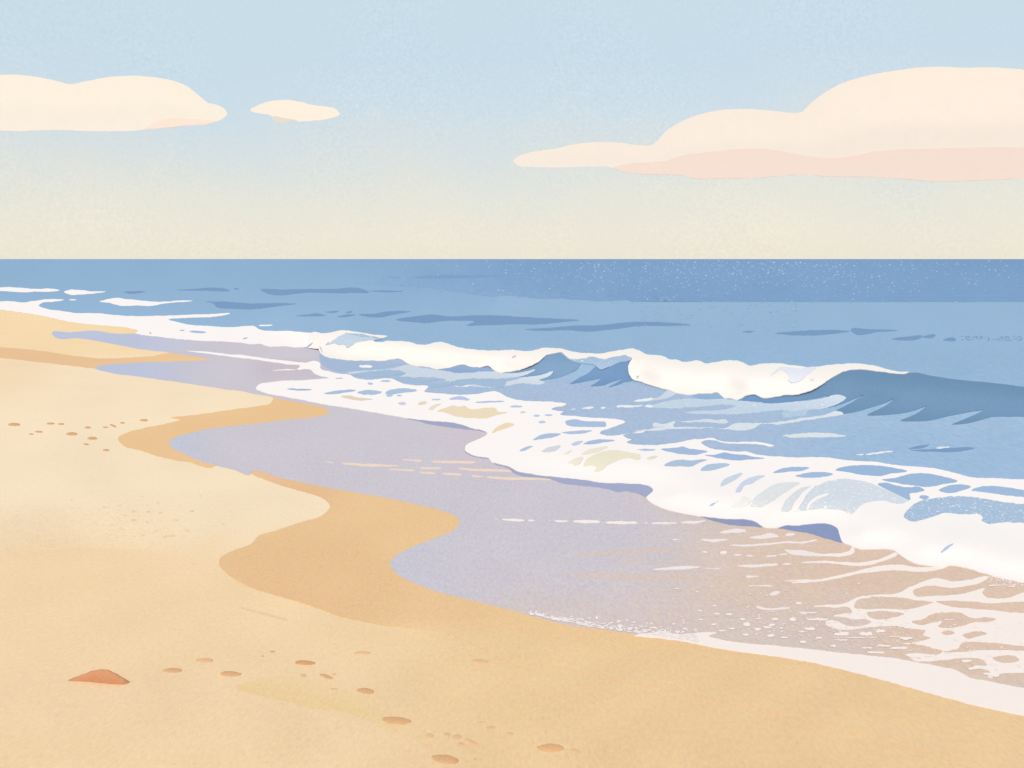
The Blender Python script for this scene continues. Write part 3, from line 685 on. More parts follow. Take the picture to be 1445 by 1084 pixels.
gp('H', [(903, 369), (950, 345), (1060, 334), (1107, 345), (1050, 370), (950, 384)], (162, 188, 217)); ge('H', 808, 413, 62, 24, (162, 188, 217)); gp('H', [(1110, 369), (1170, 345), (1250, 342), (1350, 354), (1445, 370), (1800, 430), (1800, 450), (1445, 413), (1300, 396), (1180, 381)], (162, 189, 218))
gp('H', [(680, 537), (720, 480), (760, 450), (850, 425), (950, 411), (1100, 409), (1250, 435), (1400, 455), (1600, 450), (1900, 480), (1900, 590), (1445, 576), (1300, 572), (1200, 580), (1173, 560), (1185, 545), (1170, 524), (1100, 523), (1000, 521), (940, 512), (880, 530), (800, 556), (740, 569)], (170, 193, 217))
gp('H', [(916, 763), (950, 728), (994, 707), (960, 737)], (184, 202, 232))
SPK = mat('speckled_pool', (34, 14, 60), .04, speck=(alb((245, 246, 246)), .62, (42, 20, 60)), hue=.015)
PLAIN = mat('pool_water', (40, 18, 60), .03, hue=.012)
def bright(c): return c in ((213, 221, 229), (170, 193, 217), (224, 228, 228), (219, 225, 227), (238, 238, 232))
sheet('water_gap', [g_ for g_ in gaps if not bright(g_[2])], PLAIN, 10, parent=sw, g=(7, 4), rough=.5, lift=.006)
sheet('churned_water', [g_ for g_ in gaps if bright(g_[2])], SPK, 10, parent=sw, g=(7, 4), rough=.8, lift=.006)
tops = [(TS('H', [(60, 495), (80, 455), (120, 425), (160, 405), (203, 393)], 14, 20, 18, 12), [], FOAM), (TS('H', [(-20, 505), (20, 440), (55, 385), (100, 345)], 22, 26, 16), [], FOAM),
        (TS('G', [(1240, 570), (1270, 500), (1330, 430), (1400, 390)], 14, 22, 12), [], FOAM)]
sheet('foam_strand', tops, M_foam, 12, parent=sw, g=None, rough=.5, lift=.012)

# ------------------------------------------------------------------ thin lace of foam on the near wet sand
edge = T('J', [(60, 386), (130, 396), (200, 405), (260, 422), (380, 445), (500, 455), (600, 460), (700, 466), (760, 478), (860, 480), (920, 477), (978, 480), (940, 496), (1000, 515), (1100, 530), (1200, 540), (1300, 548), (1391, 557)],
         'I', [(60, 612), (150, 622), (300, 640), (450, 655), (600, 670), (750, 695), (900, 725), (1020, 750), (1100, 795), (1200, 815), (1320, 840), (1445, 862), (1900, 950), (2600, 1150), (2600, 1420), (1900, 1180), (1445, 1040), (1300, 1010), (1150, 975),
               (1000, 930), (900, 885), (850, 850), (800, 820), (720, 800), (600, 778), (450, 745), (300, 718), (150, 690), (0, 673)],
         'J', [(1300, 603), (1120, 580), (950, 552), (800, 523), (600, 496), (400, 466), (240, 445), (130, 420), (60, 400)])
# the far end of the band is broken into flecks, so the solid part starts further along
edge_solid = T('J', [(560, 494), (640, 480), (700, 470), (760, 486), (860, 481), (920, 477), (978, 480), (940, 496), (1000, 515), (1100, 530), (1200, 540), (1300, 548), (1391, 557)]) + edge[18:36] + \
    T('J', [(1300, 603), (1120, 580), (950, 552), (800, 523), (680, 508)])
lace = T('I', [(105, 342), (170, 334), (230, 330), (320, 316), (380, 284), (440, 275), (520, 268), (600, 265), (660, 250), (720, 215), (780, 193), (900, 162), (970, 180), (1050, 178), (1130, 165), (1200, 148), (1222, 152), (1170, 190), (1100, 208), (970, 224), (860, 210), (780, 222), (735, 250), (745, 268), (850, 276), (960, 273), (1080, 255), (1150, 236), (1196, 228), (1180, 255), (1200, 280),
               (1250, 290), (1330, 287), (1400, 270), (1445, 250), (1900, 150), (1900, 330), (1445, 312), (1330, 315), (1250, 323), (1100, 310), (960, 305), (885, 312), (960, 338), (1100, 355), (1200, 362), (1280, 370), (1350, 380), (1445, 384), (1900, 400),
               (1900, 830), (1445, 765), (1320, 768), (1260, 780), (1235, 800), (1210, 790), (1230, 765), (1180, 740), (1110, 742), (1130, 720), (1208, 715), (1190, 690), (1090, 670), (1000, 676), (900, 688), (820, 694), (740, 684), (700, 650), (760, 640), (820, 645), (880, 655), (925, 628), (870, 610), (800, 590), (730, 575),
               (800, 560), (850, 542), (800, 520), (818, 500), (760, 485), (680, 478), (600, 467), (520, 470), (400, 482), (320, 490), (230, 480), (180, 452), (250, 432), (300, 460), (420, 465), (474, 440), (440, 425), (360, 424), (310, 410), (225, 402), (290, 388), (352, 378), (345, 362), (230, 350), (170, 345)])
holes = [T('I', h) for h in (
    [(362, 345), (380, 305), (440, 288), (560, 280), (650, 285), (760, 300), (866, 318), (780, 345), (700, 360), (560, 358), (440, 360)],
    [(440, 385), (480, 375), (600, 374), (683, 392), (620, 410), (500, 423), (455, 406)],
    [(730, 440), (800, 425), (850, 395), (950, 380), (1050, 385), (1100, 412), (1150, 418), (1200, 410), (1268, 424), (1220, 440), (1120, 446), (1050, 465), (950, 481), (900, 470), (922, 442), (860, 448), (780, 461)],
    [(915, 508), (940, 497), (980, 496), (1006, 510), (970, 524), (930, 521)], [(1053, 526), (1100, 507), (1170, 501), (1210, 516), (1150, 536), (1080, 545)],
    [(928, 630), (1030, 607), (1045, 580), (1100, 570), (1200, 570), (1445, 594), (1800, 600), (1800, 650), (1445, 626), (1250, 620), (1150, 619), (1050, 633)],
    [(1243, 668), (1290, 657), (1400, 668), (1414, 682), (1360, 701), (1290, 696)])]
lace_o = [(edge_solid, []), (lace, holes)]
stk = [('H', [(-20, 760), (100, 780), (200, 782), (300, 776), (350, 757), (355, 728)], (14, 20, 16, 20, 24, 34)), ('H', [(30, 830), (150, 825), (300, 835), (420, 840), (500, 825), (580, 798), (645, 765)], (8, 14, 16, 22, 20, 30)),
       ('H', [(-40, 958), (100, 948), (300, 913), (450, 880), (650, 862), (780, 876), (870, 870), (935, 858)], (8, 12, 18, 20, 34, 36, 28, 26))]
for t, p, w in stk: lace_o.append((TS(t, p, *w), []))
rf = random.Random(11)
sf = sheet('shore_foam', lace_o, M_thin, 2.6, rgb=THIN, g=(9, 5), rough=.6)
tag(sf, 'thin pinkish lace of foam left on the wet sand at bottom right', 'foam', kind='stuff')

streaks = []
def st(t, pts, c, *w): streaks.append((TS(t, pts, *w), [], c))
W = (240, 230, 228)
for t, p, w in (('G', [(145, 660), (180, 660)], (10, 10)), ('G', [(200, 664), (300, 662), (395, 660)], (10, 18, 8)), ('G', [(415, 660), (450, 654), (520, 656), (600, 644)], (10, 20, 18, 6)),
                ('G', [(698, 730), (760, 723), (840, 718), (890, 727), (890, 732)], (8, 24, 30, 10)), ('G', [(565, 782), (650, 788), (775, 778)], (12, 22, 6)), ('G', [(355, 783), (410, 780)], (18, 6)),
                ('G', [(912, 768), (1000, 762), (1080, 752), (1132, 760)], (6, 22, 36, 16)), ('G', [(1175, 750), (1248, 742)], (20, 24)), ('G', [(765, 823), (900, 825), (1050, 814), (1200, 801), (1330, 800), (1412, 782)], (6, 14, 12, 12, 12, 14)),
                ('G', [(1172, 855), (1220, 872), (1300, 878), (1360, 886), (1450, 897)], (10, 36, 40, 26, 16)), ('G', [(1025, 903), (1118, 899)], (6, 14)), ('G', [(1110, 895), (1200, 885)], (5, 12)), ('G', [(895, 899), (945, 899)], (14, 8)), ('G', [(800, 892), (858, 893)], (14, 6)), ('G', [(700, 880), (752, 878)], (28, 22)), ('G', [(568, 874), (617, 874)], (16, 8)),
                ('G', [(212, 1000), (350, 990), (450, 985), (562, 982)], (8, 20, 26, 8)), ('G', [(590, 990), (712, 990)], (4, 5)), ('G', [(745, 985), (770, 983)], (5, 5)), ('G', [(828, 972), (950, 975), (1050, 966), (1127, 962)], (5, 20, 16, 16)),
                ('G', [(1150, 960), (1222, 956)], (10, 12)), ('G', [(1303, 950), (1450, 942)], (8, 16)), ('G', [(890, 1050), (985, 1050)], (20, 8)), ('G', [(1170, 1082), (1300, 1078), (1450, 1080)], (6, 14, 16)),
                ('J', [(1180, 345), (1200, 352), (1360, 352)], (16, 8, 8)), ('J', [(1250, 285), (1305, 272)], (22, 18)), ('J', [(1145, 240), (1265, 240)], (4, 6)), ('J', [(1400, 376), (1445, 380)], (8, 14))):
    st(t, p, W, *w)
for p, w in (([(455, 790), (540, 792), (620, 797)], (10, 16, 14)), ([(645, 797), (697, 797)], (14, 12)), ([(402, 787), (422, 788)], (10, 10)), ([(795, 796), (815, 796)], (6, 6)), ([(835, 799), (942, 803)], (12, 12)),
             ([(973, 803), (1080, 806), (1173, 807)], (14, 24, 20)), ([(1212, 812), (1330, 813), (1445, 812)], (14, 22, 18))):
    st('F', p, (245, 236, 228), *w)
CR = (238, 217, 198)
for t, p, w in (('F', [(135, 418), (250, 428), (400, 432), (537, 438)], (8, 18, 16, 14)), ('F', [(20, 455), (165, 464)], (12, 16)), ('F', [(233, 472), (327, 480)], (16, 10)),
                ('F', [(340, 482), (500, 492), (650, 492), (820, 499)], (12, 18, 18, 12)), ('B', [(570, 1020), (700, 1028), (900, 1034)], (8, 14, 8)), ('B', [(480, 1010), (528, 1017)], (6, 8)), ('B', [(912, 998), (1025, 1005)], (8, 12)),
                ('B', [(1080, 1010), (1200, 1012), (1332, 1013)], (10, 14, 12)), ('B', [(830, 1052), (985, 1060)], (6, 10)), ('B', [(1013, 1045), (1137, 1047)], (8, 12)), ('B', [(1008, 1068), (1108, 1076)], (8, 10)), ('B', [(402, 1007), (416, 1007)], (6, 6))):
    st(t, p, CR, *w)
tag(sheet('foam_streak', streaks, M_thin, 2.8, g=None, rough=.5), 'thin broken pale streaks left across the wet sheen', 'foam', kind='stuff')

# flecks
fl = []
def fleck(u, v, w, h, c=THIN):
    a = [(u+math.cos(k*math.pi/4)*w/2*rf.uniform(.75, 1.2), v+math.sin(k*math.pi/4)*h/2*rf.uniform(.75, 1.2)) for k in range(8)]
    fl.append((a, [], c))
for cx, cy, w, h in ((368, 403, 14, 16), (480, 421, 26, 10), (762, 435, 22, 8), (812, 418, 10, 8), (818, 460, 28, 10), (893, 366, 28, 8), (970, 343, 26, 8), (900, 414, 28, 6), (965, 437, 40, 10), (982, 384, 42, 8), (1045, 387, 34, 10), (1008, 470, 40, 10), (1058, 459, 34, 10),
                     (1113, 411, 30, 12), (1133, 437, 44, 20), (1195, 408, 22, 10), (1190, 462, 36, 16), (1240, 452, 44, 12), (1278, 411, 36, 12), (1128, 490, 36, 14), (1258, 495, 40, 16), (1325, 504, 38, 10), (1368, 412, 36, 20), (1400, 330, 34, 16), (1420, 526, 32, 14), (1310, 457, 20, 8), (1415, 475, 20, 12), (1182, 488, 16, 8), (920, 69, 36, 8),
                     (1016, 71, 34, 16), (778, 256, 26, 6), (880, 271, 16, 6), (955, 243, 14, 6), (1260, 440, 36, 14), (780, 474, 30, 10), (1436, 458, 16, 10)):
    (u, v), = T('J', [(cx, cy)]); fleck(u, v, w*.277, h*.277)
for cx, cy, w, h in ((12, 322, 34, 14), (65, 383, 100, 10), (130, 425, 120, 14), (35, 455, 14, 8), (85, 488, 56, 26), (30, 503, 36, 12), (140, 543, 34, 16), (38, 568, 42, 20), (228, 595, 32, 18), (285, 518, 90, 30), (220, 440, 70, 20), (275, 556, 70, 12), (440, 515, 80, 36), (420, 540, 200, 8),
                     (530, 500, 50, 26), (550, 592, 84, 18), (620, 535, 60, 10), (690, 545, 80, 22), (650, 608, 100, 22), (445, 606, 60, 10), (500, 636, 110, 16), (740, 655, 90, 30), (700, 580, 40, 14), (970, 428, 60, 8), (960, 490, 60, 8), (1080, 690, 60, 24), (1120, 738, 60, 20), (1240, 775, 90, 30), (850, 655, 60, 16),
                     (1290, 207, 120, 8), (1365, 215, 40, 10), (1235, 210, 30, 10)):
    (u, v), = T('I', [(cx, cy)])
    for q in range(3): fleck(u + (q-1)*w*.06, v+rf.uniform(-.12, .12)*h*.2, w*.2215*rf.uniform(.45, .75), h*.2215*rf.uniform(.6, 1))
bc = [(750, 866), (790, 875), (850, 886), (905, 893), (960, 900), (1000, 908)]
for k in range(420):      # broken rim at the far end of the band
    u = rf.uniform(748, 985); vb = interp(bc, u); th = 4 + 9*sstep(750, 960, u)
    v = vb + 1 - abs(rf.gauss(0, 1))*th*.55
    fleck(u, v, rf.uniform(1.5, 6.5), rf.uniform(1, 2.8), mixc(THIN, (236, 228, 232), rf.random()))
for k in range(330):      # spray of bubbles around the lace
    u = rf.gauss(1170, 95); v = 898 - abs(rf.gauss(0, 1))*38 + (u-1100)*.16
    if u > 1440 or u < 930 or v < 820: continue
    fleck(u, v, rf.uniform(1, 5), rf.uniform(.8, 2), mixc(THIN, (228, 214, 206), rf.random()))
for k in range(170):
    u = rf.uniform(1230, 1445); v = rf.uniform(878, 985)
    if v > 905 + (u-1230)*.22: continue
    fleck(u, v, rf.uniform(1, 6), rf.uniform(.8, 2), THIN)
for k in range(160):
    u = rf.uniform(1395, 1445); v = 812 + (u-1395)*.2 + abs(rf.gauss(0, 6)); fleck(u, v, rf.uniform(1, 3), rf.uniform(.7, 1.5), THIN)
tag(sheet('foam_fleck', fl, M_thin, 3.1, g=None, rough=0, rim=False, smooth_pts=False), 'scattered small bubbles and flecks of foam on the wet sand', 'foam', kind='stuff')

# ------------------------------------------------------------------ sand relief: soft darker tongue in the foreground and a fine line
def c_wedge(u, v):
    lo = interp([(331, 972), (400, 988), (480, 1004), (565, 1032), (640, 1052)], u)
    return mixc(c_beach(u, v), (236, 206, 155), (1-sstep(2, 46, lo-v))*(1-sstep(480, 640, u)))
tag(sheet('sand_ridge', [T('X', [(331, 971), (352, 963), (392, 954), (440, 944), (520, 945), (640, 985), (660, 1040), (640, 1056), (565, 1033), (480, 1004), (440, 999), (400, 988), (345, 976)])], M_sand, -.6, colfn=c_wedge, rim=False, zf=lambda u, v: 0, g=(6, 4), rough=.4),
    'low tongue of slightly darker sand in the foreground', kind='structure')
def c_bank(u, v):
    lo = 777 + 3*math.sin(u/60) + sstep(200, 330, u)*12
    t = (1-sstep(0, 70, v-lo))*(1-sstep(160, 300, u))*sstep(-80, 60, u)*.55
    return mixc(c_beach(u, v), (240, 209, 165), t)
bank = [(-60, 778), (0, 777), (60, 776), (120, 774), (170, 775), (230, 778), (270, 783), (305, 790), (300, 830), (200, 850), (60, 850), (-60, 850)]
tag(sheet('sand_ridge', [bank], M_sand, -.6, colfn=c_bank, rim=False, zf=lambda u, v: 0, g=(10, 6), rough=.8), 'gentle swell of warmer sand at the left edge', kind='structure')
tag(sheet('sand_ridge', [TS('K', [(1020, 955), (1100, 975), (1220, 1008)], 4, 10, 5)], M_sand, -.3, rgb=(237, 206, 161), rim=False, zf=lambda u, v: 0, g=None, rough=.4), 'fine scratch in the sand below the damp orange band', kind='structure')

# grains: warm specks of coarse sand
gg = []; gw = []
def grain_wet(u, v, s, c): gw.append(([(u-s, v), (u, v-s*.55), (u+s, v+s*.1), (u, v+s*.55)], [], c))
def grain(u, v, s, c): gg.append(([(u-s, v), (u, v-s*.55), (u+s, v+s*.1), (u, v+s*.55)], [], c))
rg = random.Random(5)
for k in range(2600):
    u = rg.uniform(-5, 330)*rg.uniform(.4, 1); v = 752 + rg.gauss(0, 20)
    if v < 712: continue
    grain(u, v, rg.uniform(.4, 1.1), rg.choice(((243, 217, 180), (242, 214, 174), (248, 230, 203), (243, 214, 183))))
for k in range(3800):
    u = rg.uniform(-5, 1450); v = 1090 - abs(rg.gauss(0, 105))
    if v < 800: continue
    if v < 868 + sstep(500, 1445, u)*150: 
        if u > 330 or v < 790: continue
    grain(u, v, rg.uniform(.4, 1.3), tuple(x+y for x, y in zip(c_beach(u, v), rg.choice(((5, 6, 9), (4, 5, 4), (-2, -4, -5), (1, -3, -8), (5, 7, 12))))))
for k in range(1600):
    u = rg.uniform(320, 700); v = rg.uniform(735, 900)
    if inside((u, v), [wet_c]) and not inside((u, v), [film]): grain_wet(u, v, rg.uniform(.4, .9), tuple(x+y for x, y in zip(c_wet(u, v), rg.choice(((5, 8, 12), (-3, -6, -8))))))
tag(sheet('sand_grain', gw, M_wsand, 1.3, g=None, rough=0, zf=lambda u, v: 0, rim=False, smooth_pts=False), 'coarse grains speckling the damp orange sand', 'sand', kind='stuff')
tag(sheet('sand_grain', gg, M_sand, -.55, g=None, rough=0, zf=lambda u, v: 0, rim=False, smooth_pts=False), 'coarse grains speckling the dry sand', 'sand', kind='stuff')
sp = []
for cx, cy, w, h in ((444, 530, 18, 6), (508, 523, 14, 5), (605, 483, 9, 6), (530, 563, 14, 8), (567, 583, 24, 8), (567, 545, 18, 10), (625, 592, 14, 10), (663, 631, 16, 9), (607, 648, 20, 8), (725, 650, 40, 10), (798, 628, 16, 12), (748, 583, 14, 8), (682, 553, 16, 8), (628, 521, 10, 6), (630, 548, 14, 8),
                     (700, 655, 20, 6), (475, 605, 12, 6), (672, 510, 10, 5), (815, 545, 16, 8), (305, 497, 8, 6), (470, 400, 6, 4), (850, 480, 8, 6), (230, 302, 8, 5), (950, 600, 8, 6), (825, 770, 18, 8)):
    sp.append((ell('K', cx, cy, w, h), [], rg.choice(((237, 205, 161), (239, 209, 168), (240, 212, 173)))))
tag(sheet('sand_crumb', sp, M_peb, -.4, g=None, rim=False, rough=0, zf=lambda u, v: 0), 'faint crumbs of coarse sand on the pale slope', 'sand', kind='stuff')

# ------------------------------------------------------------------ stones
def stone(name, t, cx, cy, w, h, rgb, label, group, cat='pebble', tilt=0.0, outline=None):
    s = TILES[t][2]
    (x0, y0), = T(t, [(cx, cy)])
    w *= s; h *= s
    base = P(x0, y0, 0.0)
    n = 22; rp = random.Random(int(cx*7+cy))
    wob = [1 + .10*math.sin(a*2*math.pi/n*2+rp.random()*6)*rp.random() + rp.uniform(-.05, .05) for a in range(n)]
    hm = 0.06 * w/F*base.y               # stone is a low worn dome
    V, Fc = [], []
    rings = [(1.0, -.35), (1.0, .0), (.93, .35), (.78, .66), (.5, .9), (.2, 1.0)]
    for r, hh in rings:
        for a in range(n):
            th = 2*math.pi*a/n
            du, dv = math.cos(th)*w/2*wob[a]*r, math.sin(th)*h/2*wob[a]*r
            p = P(x0+du, y0+dv+du*tilt, 0); V.append(Vector((p.x, p.y, hm*hh)))
    for k in range(len(rings)-1):
        for a in range(n):
            b = (a+1) % n; Fc.append([k*n+a, k*n+b, (k+1)*n+b, (k+1)*n+a][::-1])
    V.append(Vector((base.x, base.y, hm*1.02))); top = len(V)-1; q = (len(rings)-1)*n
    for a in range(n): Fc.append([q+(a+1) % n, q+a, top][::-1])
    # make faces point outwards
    c0 = base
    Fx = []
    for f in Fc:
        a, b, c = (V[i] for i in f[:3]); nr = (b-a).cross(c-a); mid = (a+b+c)/3
        Fx.append(f if nr.dot(mid - Vector((base.x, base.y, -hm*2))) > 0 else f[::-1])
    o = build(name, V, Fx, [alb(rgb)]*len(V), M_peb, origin=base)
    return tag(o, label, cat, group)

PB = (217, 172, 128); PL = (226, 186, 143)
near = 'flat brown pebbles in the foreground sand'
far = 'small brown pebbles on the far pale sand'
for (t, cx, cy, w, h, c, tl, lb) in (
    ('M', 664, 239, 98, 22, PB, 0, 'brown flat pebble nearest the half buried orange rock'),
    ('M', 825, 188, 90, 22, PL, 0, 'pale tan pebble up and right of the one nearest the rock'),
    ('M', 957, 257, 106, 26, PB, .03, 'brown oval pebble just above the tip of the darker sand tongue'),
    ('M', 1172, 143, 28, 8, PB, 0, 'tiny brown pebble highest in the left foreground'),
    ('M', 1122, 165, 14, 8, PL, 0, 'tiniest pale crumb left of the tiny brown pebble'),
    ('M', 1337, 200, 102, 22, (212, 162, 118), .06, 'reddish brown flat pebble at the upper edge of the sand tongue'),
    ('M', 1330, 265, 32, 16, PL, 0, 'small pale pebble on the sand tongue, below the reddish flat one'),
    ('N', 75, 270, 66, 18, PB, .32, 'slim pebble lying at a slant on the sand tongue'),
    ('N', 114, 258, 22, 8, PL, 0, 'tiny pale chip touching the slanting slim pebble'),
    ('N', 112, 335, 38, 10, PL, 0, 'faint small pebble between the slanting one and the round dark one'),
    ('N', 257, 150, 84, 13, PL, 0, 'thin long pale pebble alone, highest of the near ones'),
    ('N', 855, 192, 82, 20, PL, .05, 'pale pebble alone on the right side of the foreground sand'),
    ('N', 275, 344, 86, 30, PB, .1, 'plump dark pebble above the biggest oval one'),
    ('N', 432, 495, 146, 36, PB, .08, 'biggest long oval pebble on the edge of the sand tongue'),
    ('N', 602, 570, 38, 22, PL, .2, 'small pebble leading the crumbling cluster'),
    ('N', 740, 577, 46, 24, PL, 0, 'roundest pebble in the crumbling cluster'),
    ('N', 690, 565, 34, 18, PL, .2, 'broken pebble left of the roundest one in the cluster'),
    ('N', 760, 613, 28, 14, PL, 0, 'lowest small pebble in the crumbling cluster'),
    ('N', 815, 604, 66, 18, PL, .45, 'slanting pale splinter ending the crumbling cluster'),
    ('N', 865, 503, 42, 7, PL, 0, 'thin sliver of stone above and right of the cluster'),
    ('N', 912, 530, 42, 15, PL, 0, 'small oval pebble just below the thin sliver'),
    ('N', 1010, 560, 34, 11, PL, .05, 'small pointed pebble between the thin sliver and the wide right one'),
    ('N', 1218, 634, 134, 42, (222, 178, 132), 0, 'wide tan pebble near the bottom, farthest to the right'),
    ('N', 1343, 648, 48, 14, PL, .2, 'small chip of stone right of the wide tan pebble'),
    ('N', 682, 692, 136, 42, PB, .14, 'large tilted brown pebble lowest in the foreground'),
    ('N', 833, 690, 12, 8, PL, 0, 'minute stone speck right of the lowest tilted pebble')):
    stone('pebble', t, cx, cy, w, h, c, lb, near, tilt=tl)
for (cx, cy, w, h, tl, lb) in (
    (60, 178, 52, 13, 0, 'long flat pebble nearest the left edge on the far sand'), (215, 174, 34, 9, 0, 'left one of two touching pebbles on the far sand'), (260, 176, 26, 8, 0, 'right one of two touching pebbles on the far sand'),
    (165, 209, 34, 8, .05, 'thin pebble below the touching pair, beside a tiny round one'), (133, 219, 20, 7, 0, 'tiny round pebble, lowest on the left of the far sand'), (305, 218, 48, 14, 0, 'widest dark pebble in the middle of the far scatter'),
    (373, 191, 26, 9, 0, 'small pebble above and right of the widest dark one'), (448, 190, 26, 6, 0, 'thin pebble left of the slanting far one'), (480, 183, 28, 9, .4, 'slanting small pebble on the far sand'), (520, 171, 20, 7, 0, 'tiny pebble between the slanting one and the far right one'),
    (611, 160, 34, 10, 0, 'pebble closest to the damp orange sand on the far beach'), (392, 237, 42, 13, 0, 'dark oval pebble right below the widest far one'), (366, 262, 22, 8, .1, 'small pale pebble under the dark oval far one'), (451, 287, 28, 9, 0, 'lowest pebble of the far scatter')):
    stone('pebble', 'K', cx, cy, w, h, (220, 172, 126), lb, far, tilt=tl)

# half buried rock: a low mound with the survey outline, standing in the sand
(ru, rv), = T('M', [(285, 300)])
rb = P(ru, rv, 0); d0 = rb.y
prof = T('M', [(120, 292), (160, 275), (200, 260), (240, 243), (285, 235), (320, 238), (360, 256), (400, 279), (436, 302)])
front = T('M', [(120, 293), (180, 294), (240, 297), (300, 304), (360, 309), (410, 311), (437, 306)])
V, Fc = [], []; n = 33; m_ = 9
for i in range(n):
    u = prof[0][0] + (prof[-1][0]-prof[0][0])*i/(n-1)
    vt = interp(prof, u); vf = interp(front, u)
    pf = P(u, vf, 0)
    x = pf.x; y0 = pf.y; hgt = max(0.0, (vf-vt)*d0/F)*.93
    depth = .03 + hgt*.35
    for j in range(m_):
        a = math.pi*j/(m_-1)
        yy = y0 + depth*(1-math.cos(a))*.5
        zz = hgt*math.sin(a)**.8 * (1 + .22*max(0, math.sin(a))*0) - .004
        V.append(Vector((x*(yy/y0 if False else 1), yy, zz)))
for i in range(n-1):
    for j in range(m_-1):
        a = i*m_+j; Fc.append([a, a+m_, a+m_+1, a+1])
rk = build('rock', V, Fc, [alb((204, 150, 113), FV)]*len(V), M_peb, origin=rb)
tag(rk, 'pointed orange brown rock half buried in the sand at bottom left', 'rock')

# ------------------------------------------------------------------ clouds
CFV = (1.02, 1.07, 1.08)
def cloud(shape, dist, rgb, name, parent, origin, ref, proud=0.0, g=8):
    """a low swelling bank of vapour; the swell is measured from the outline `ref` of the whole cloud"""
    lp = rough_edge(spline(shape, 5), .3, random.Random(2))
    rl = spline(ref, 10)
    vs, fs = tess([lp], g, g)
    fr, bk = [], []
    for (u, v) in vs:
        dm = math.sqrt(min((u-a)**2+(v-b)**2 for a, b in rl))
        sw_ = 5*sstep(0, 110, dm)
        d = dist - sw_ - proud
        fr.append(Vector(((u-CX)/F*d, d, H-(v-HZ)/F*d)))
        d2 = dist + .3 + sw_
        bk.append(Vector(((u-CX)/F*dist, d2, H-(v-HZ)/F*dist)))
    W_ = fr+bk; k = len(fr); F2 = []; ed = {}
    for f in fs:
        a, b, c = W_[f[0]], W_[f[1]], W_[f[2]]
        ff = f if (b-a).cross(c-a).y < 0 else f[::-1]
        F2.append(ff); F2.append([i+k for i in ff[::-1]])
        for i in range(len(ff)): ed[(ff[i], ff[(i+1) % len(ff)])] = 1
    # thin rim with its own vertices keeps the front evenly lit
    for (a, b) in list(ed):
        if (b, a) not in ed:
            q = len(W_); W_ += [W_[a].copy(), W_[b].copy(), W_[b+k].copy(), W_[a+k].copy()]; F2.append([q+3, q+2, q+1, q])
    return build(name, W_, F2, [alb(rgb, CFV)]*len(W_), M_cloud, parent, origin)

def cloud_thing(label, main, under, dist, c1, c2):
    uu = sum(p[0] for p in main)/len(main); vv = max(p[1] for p in main)
    base = Vector(((uu-CX)/F*dist, dist, H-(vv-HZ)/F*dist))
    r = thing('cloud', base, label, 'cloud')
    cloud(main, dist, c1, 'cloud_body', r, base, main)
    cloud(under, dist, c2, 'underside_shade', r, base, main, proud=.4)  # shade of the cloud base, painted as a pinker, darker colour

C1 = (250, 239, 222)
cl1 = T('P', [(-600, 200), (-300, 150), (-30, 134), (50, 131), (130, 138), (220, 155), (290, 170), (350, 158), (430, 143), (520, 136), (620, 141), (700, 155), (760, 178), (810, 215), (850, 247), (890, 256), (920, 275), (928, 292), (900, 315), (850, 333), (760, 340), (650, 352), (550, 360), (400, 362), (200, 357), (80, 362), (-30, 358), (-400, 350), (-650, 290)])
u1 = T('P', [(585, 354), (640, 320), (700, 306), (780, 312), (884, 322), (848, 332), (760, 339), (690, 347), (640, 351)])
cl2 = T('P', [(1019, 278), (1060, 252), (1100, 240), (1160, 234), (1220, 241), (1280, 256), (1330, 260), (1375, 275), (1388, 292), (1350, 309), (1280, 319), (1220, 323), (1160, 322), (1118, 321), (1108, 301), (1060, 290)])
u2 = T('P', [(1110, 303), (1160, 308), (1213, 318), (1180, 323), (1118, 322)])
cl3 = T('Q', [(70, 600), (90, 580), (150, 556), (230, 540), (300, 532), (370, 515), (460, 500), (560, 496), (650, 500), (740, 513), (825, 506), (850, 485), (890, 440), (950, 400), (1030, 362), (1130, 335), (1230, 322), (1340, 320)],
        'R', [(40, 324), (120, 331), (190, 339), (255, 334), (300, 290), (370, 235), (450, 190), (550, 155), (650, 130), (760, 112), (880, 97), (1000, 93), (1130, 98), (1250, 95), (1380, 102), (1445, 108), (1700, 140), (2300, 300), (2500, 560), (2100, 690), (1445, 692), (1050, 708), (900, 705), (780, 692), (600, 685), (380, 682), (250, 672), (130, 680), (0, 690)],
        'Q', [(1200, 692), (1050, 692), (1000, 680), (880, 672), (750, 668), (650, 655), (600, 632), (500, 628), (300, 633), (180, 630), (90, 618)])
u3 = T('Q', [(612, 634), (680, 612), (800, 603), (910, 592), (970, 568), (1060, 555), (1180, 542), (1300, 532)],
       'R', [(0, 530), (60, 532), (130, 540), (220, 560), (320, 575), (420, 582), (500, 575), (620, 548), (750, 537), (950, 530), (1150, 525), (1300, 521), (1445, 525), (2100, 540), (2380, 600), (2080, 686), (1445, 691), (1050, 707), (900, 704), (780, 691), (600, 684), (380, 681), (250, 671), (130, 679), (0, 689)],
       'Q', [(1200, 691), (1050, 691), (1000, 679), (880, 671), (750, 667), (655, 654)])
cloud_thing('long cream cloud with two low humps at the left edge of the sky', cl1, u1, 3000, C1, (251, 232, 214))
cloud_thing('smallest cream cloud, a flat oval beside the long left one', cl2, u2, 3000, (252, 240, 222), (232, 222, 210))
cloud_thing('largest cream cloud with a pink underside at the right of the sky', cl3, u3, 3000, (250, 238, 223), (249, 228, 212))

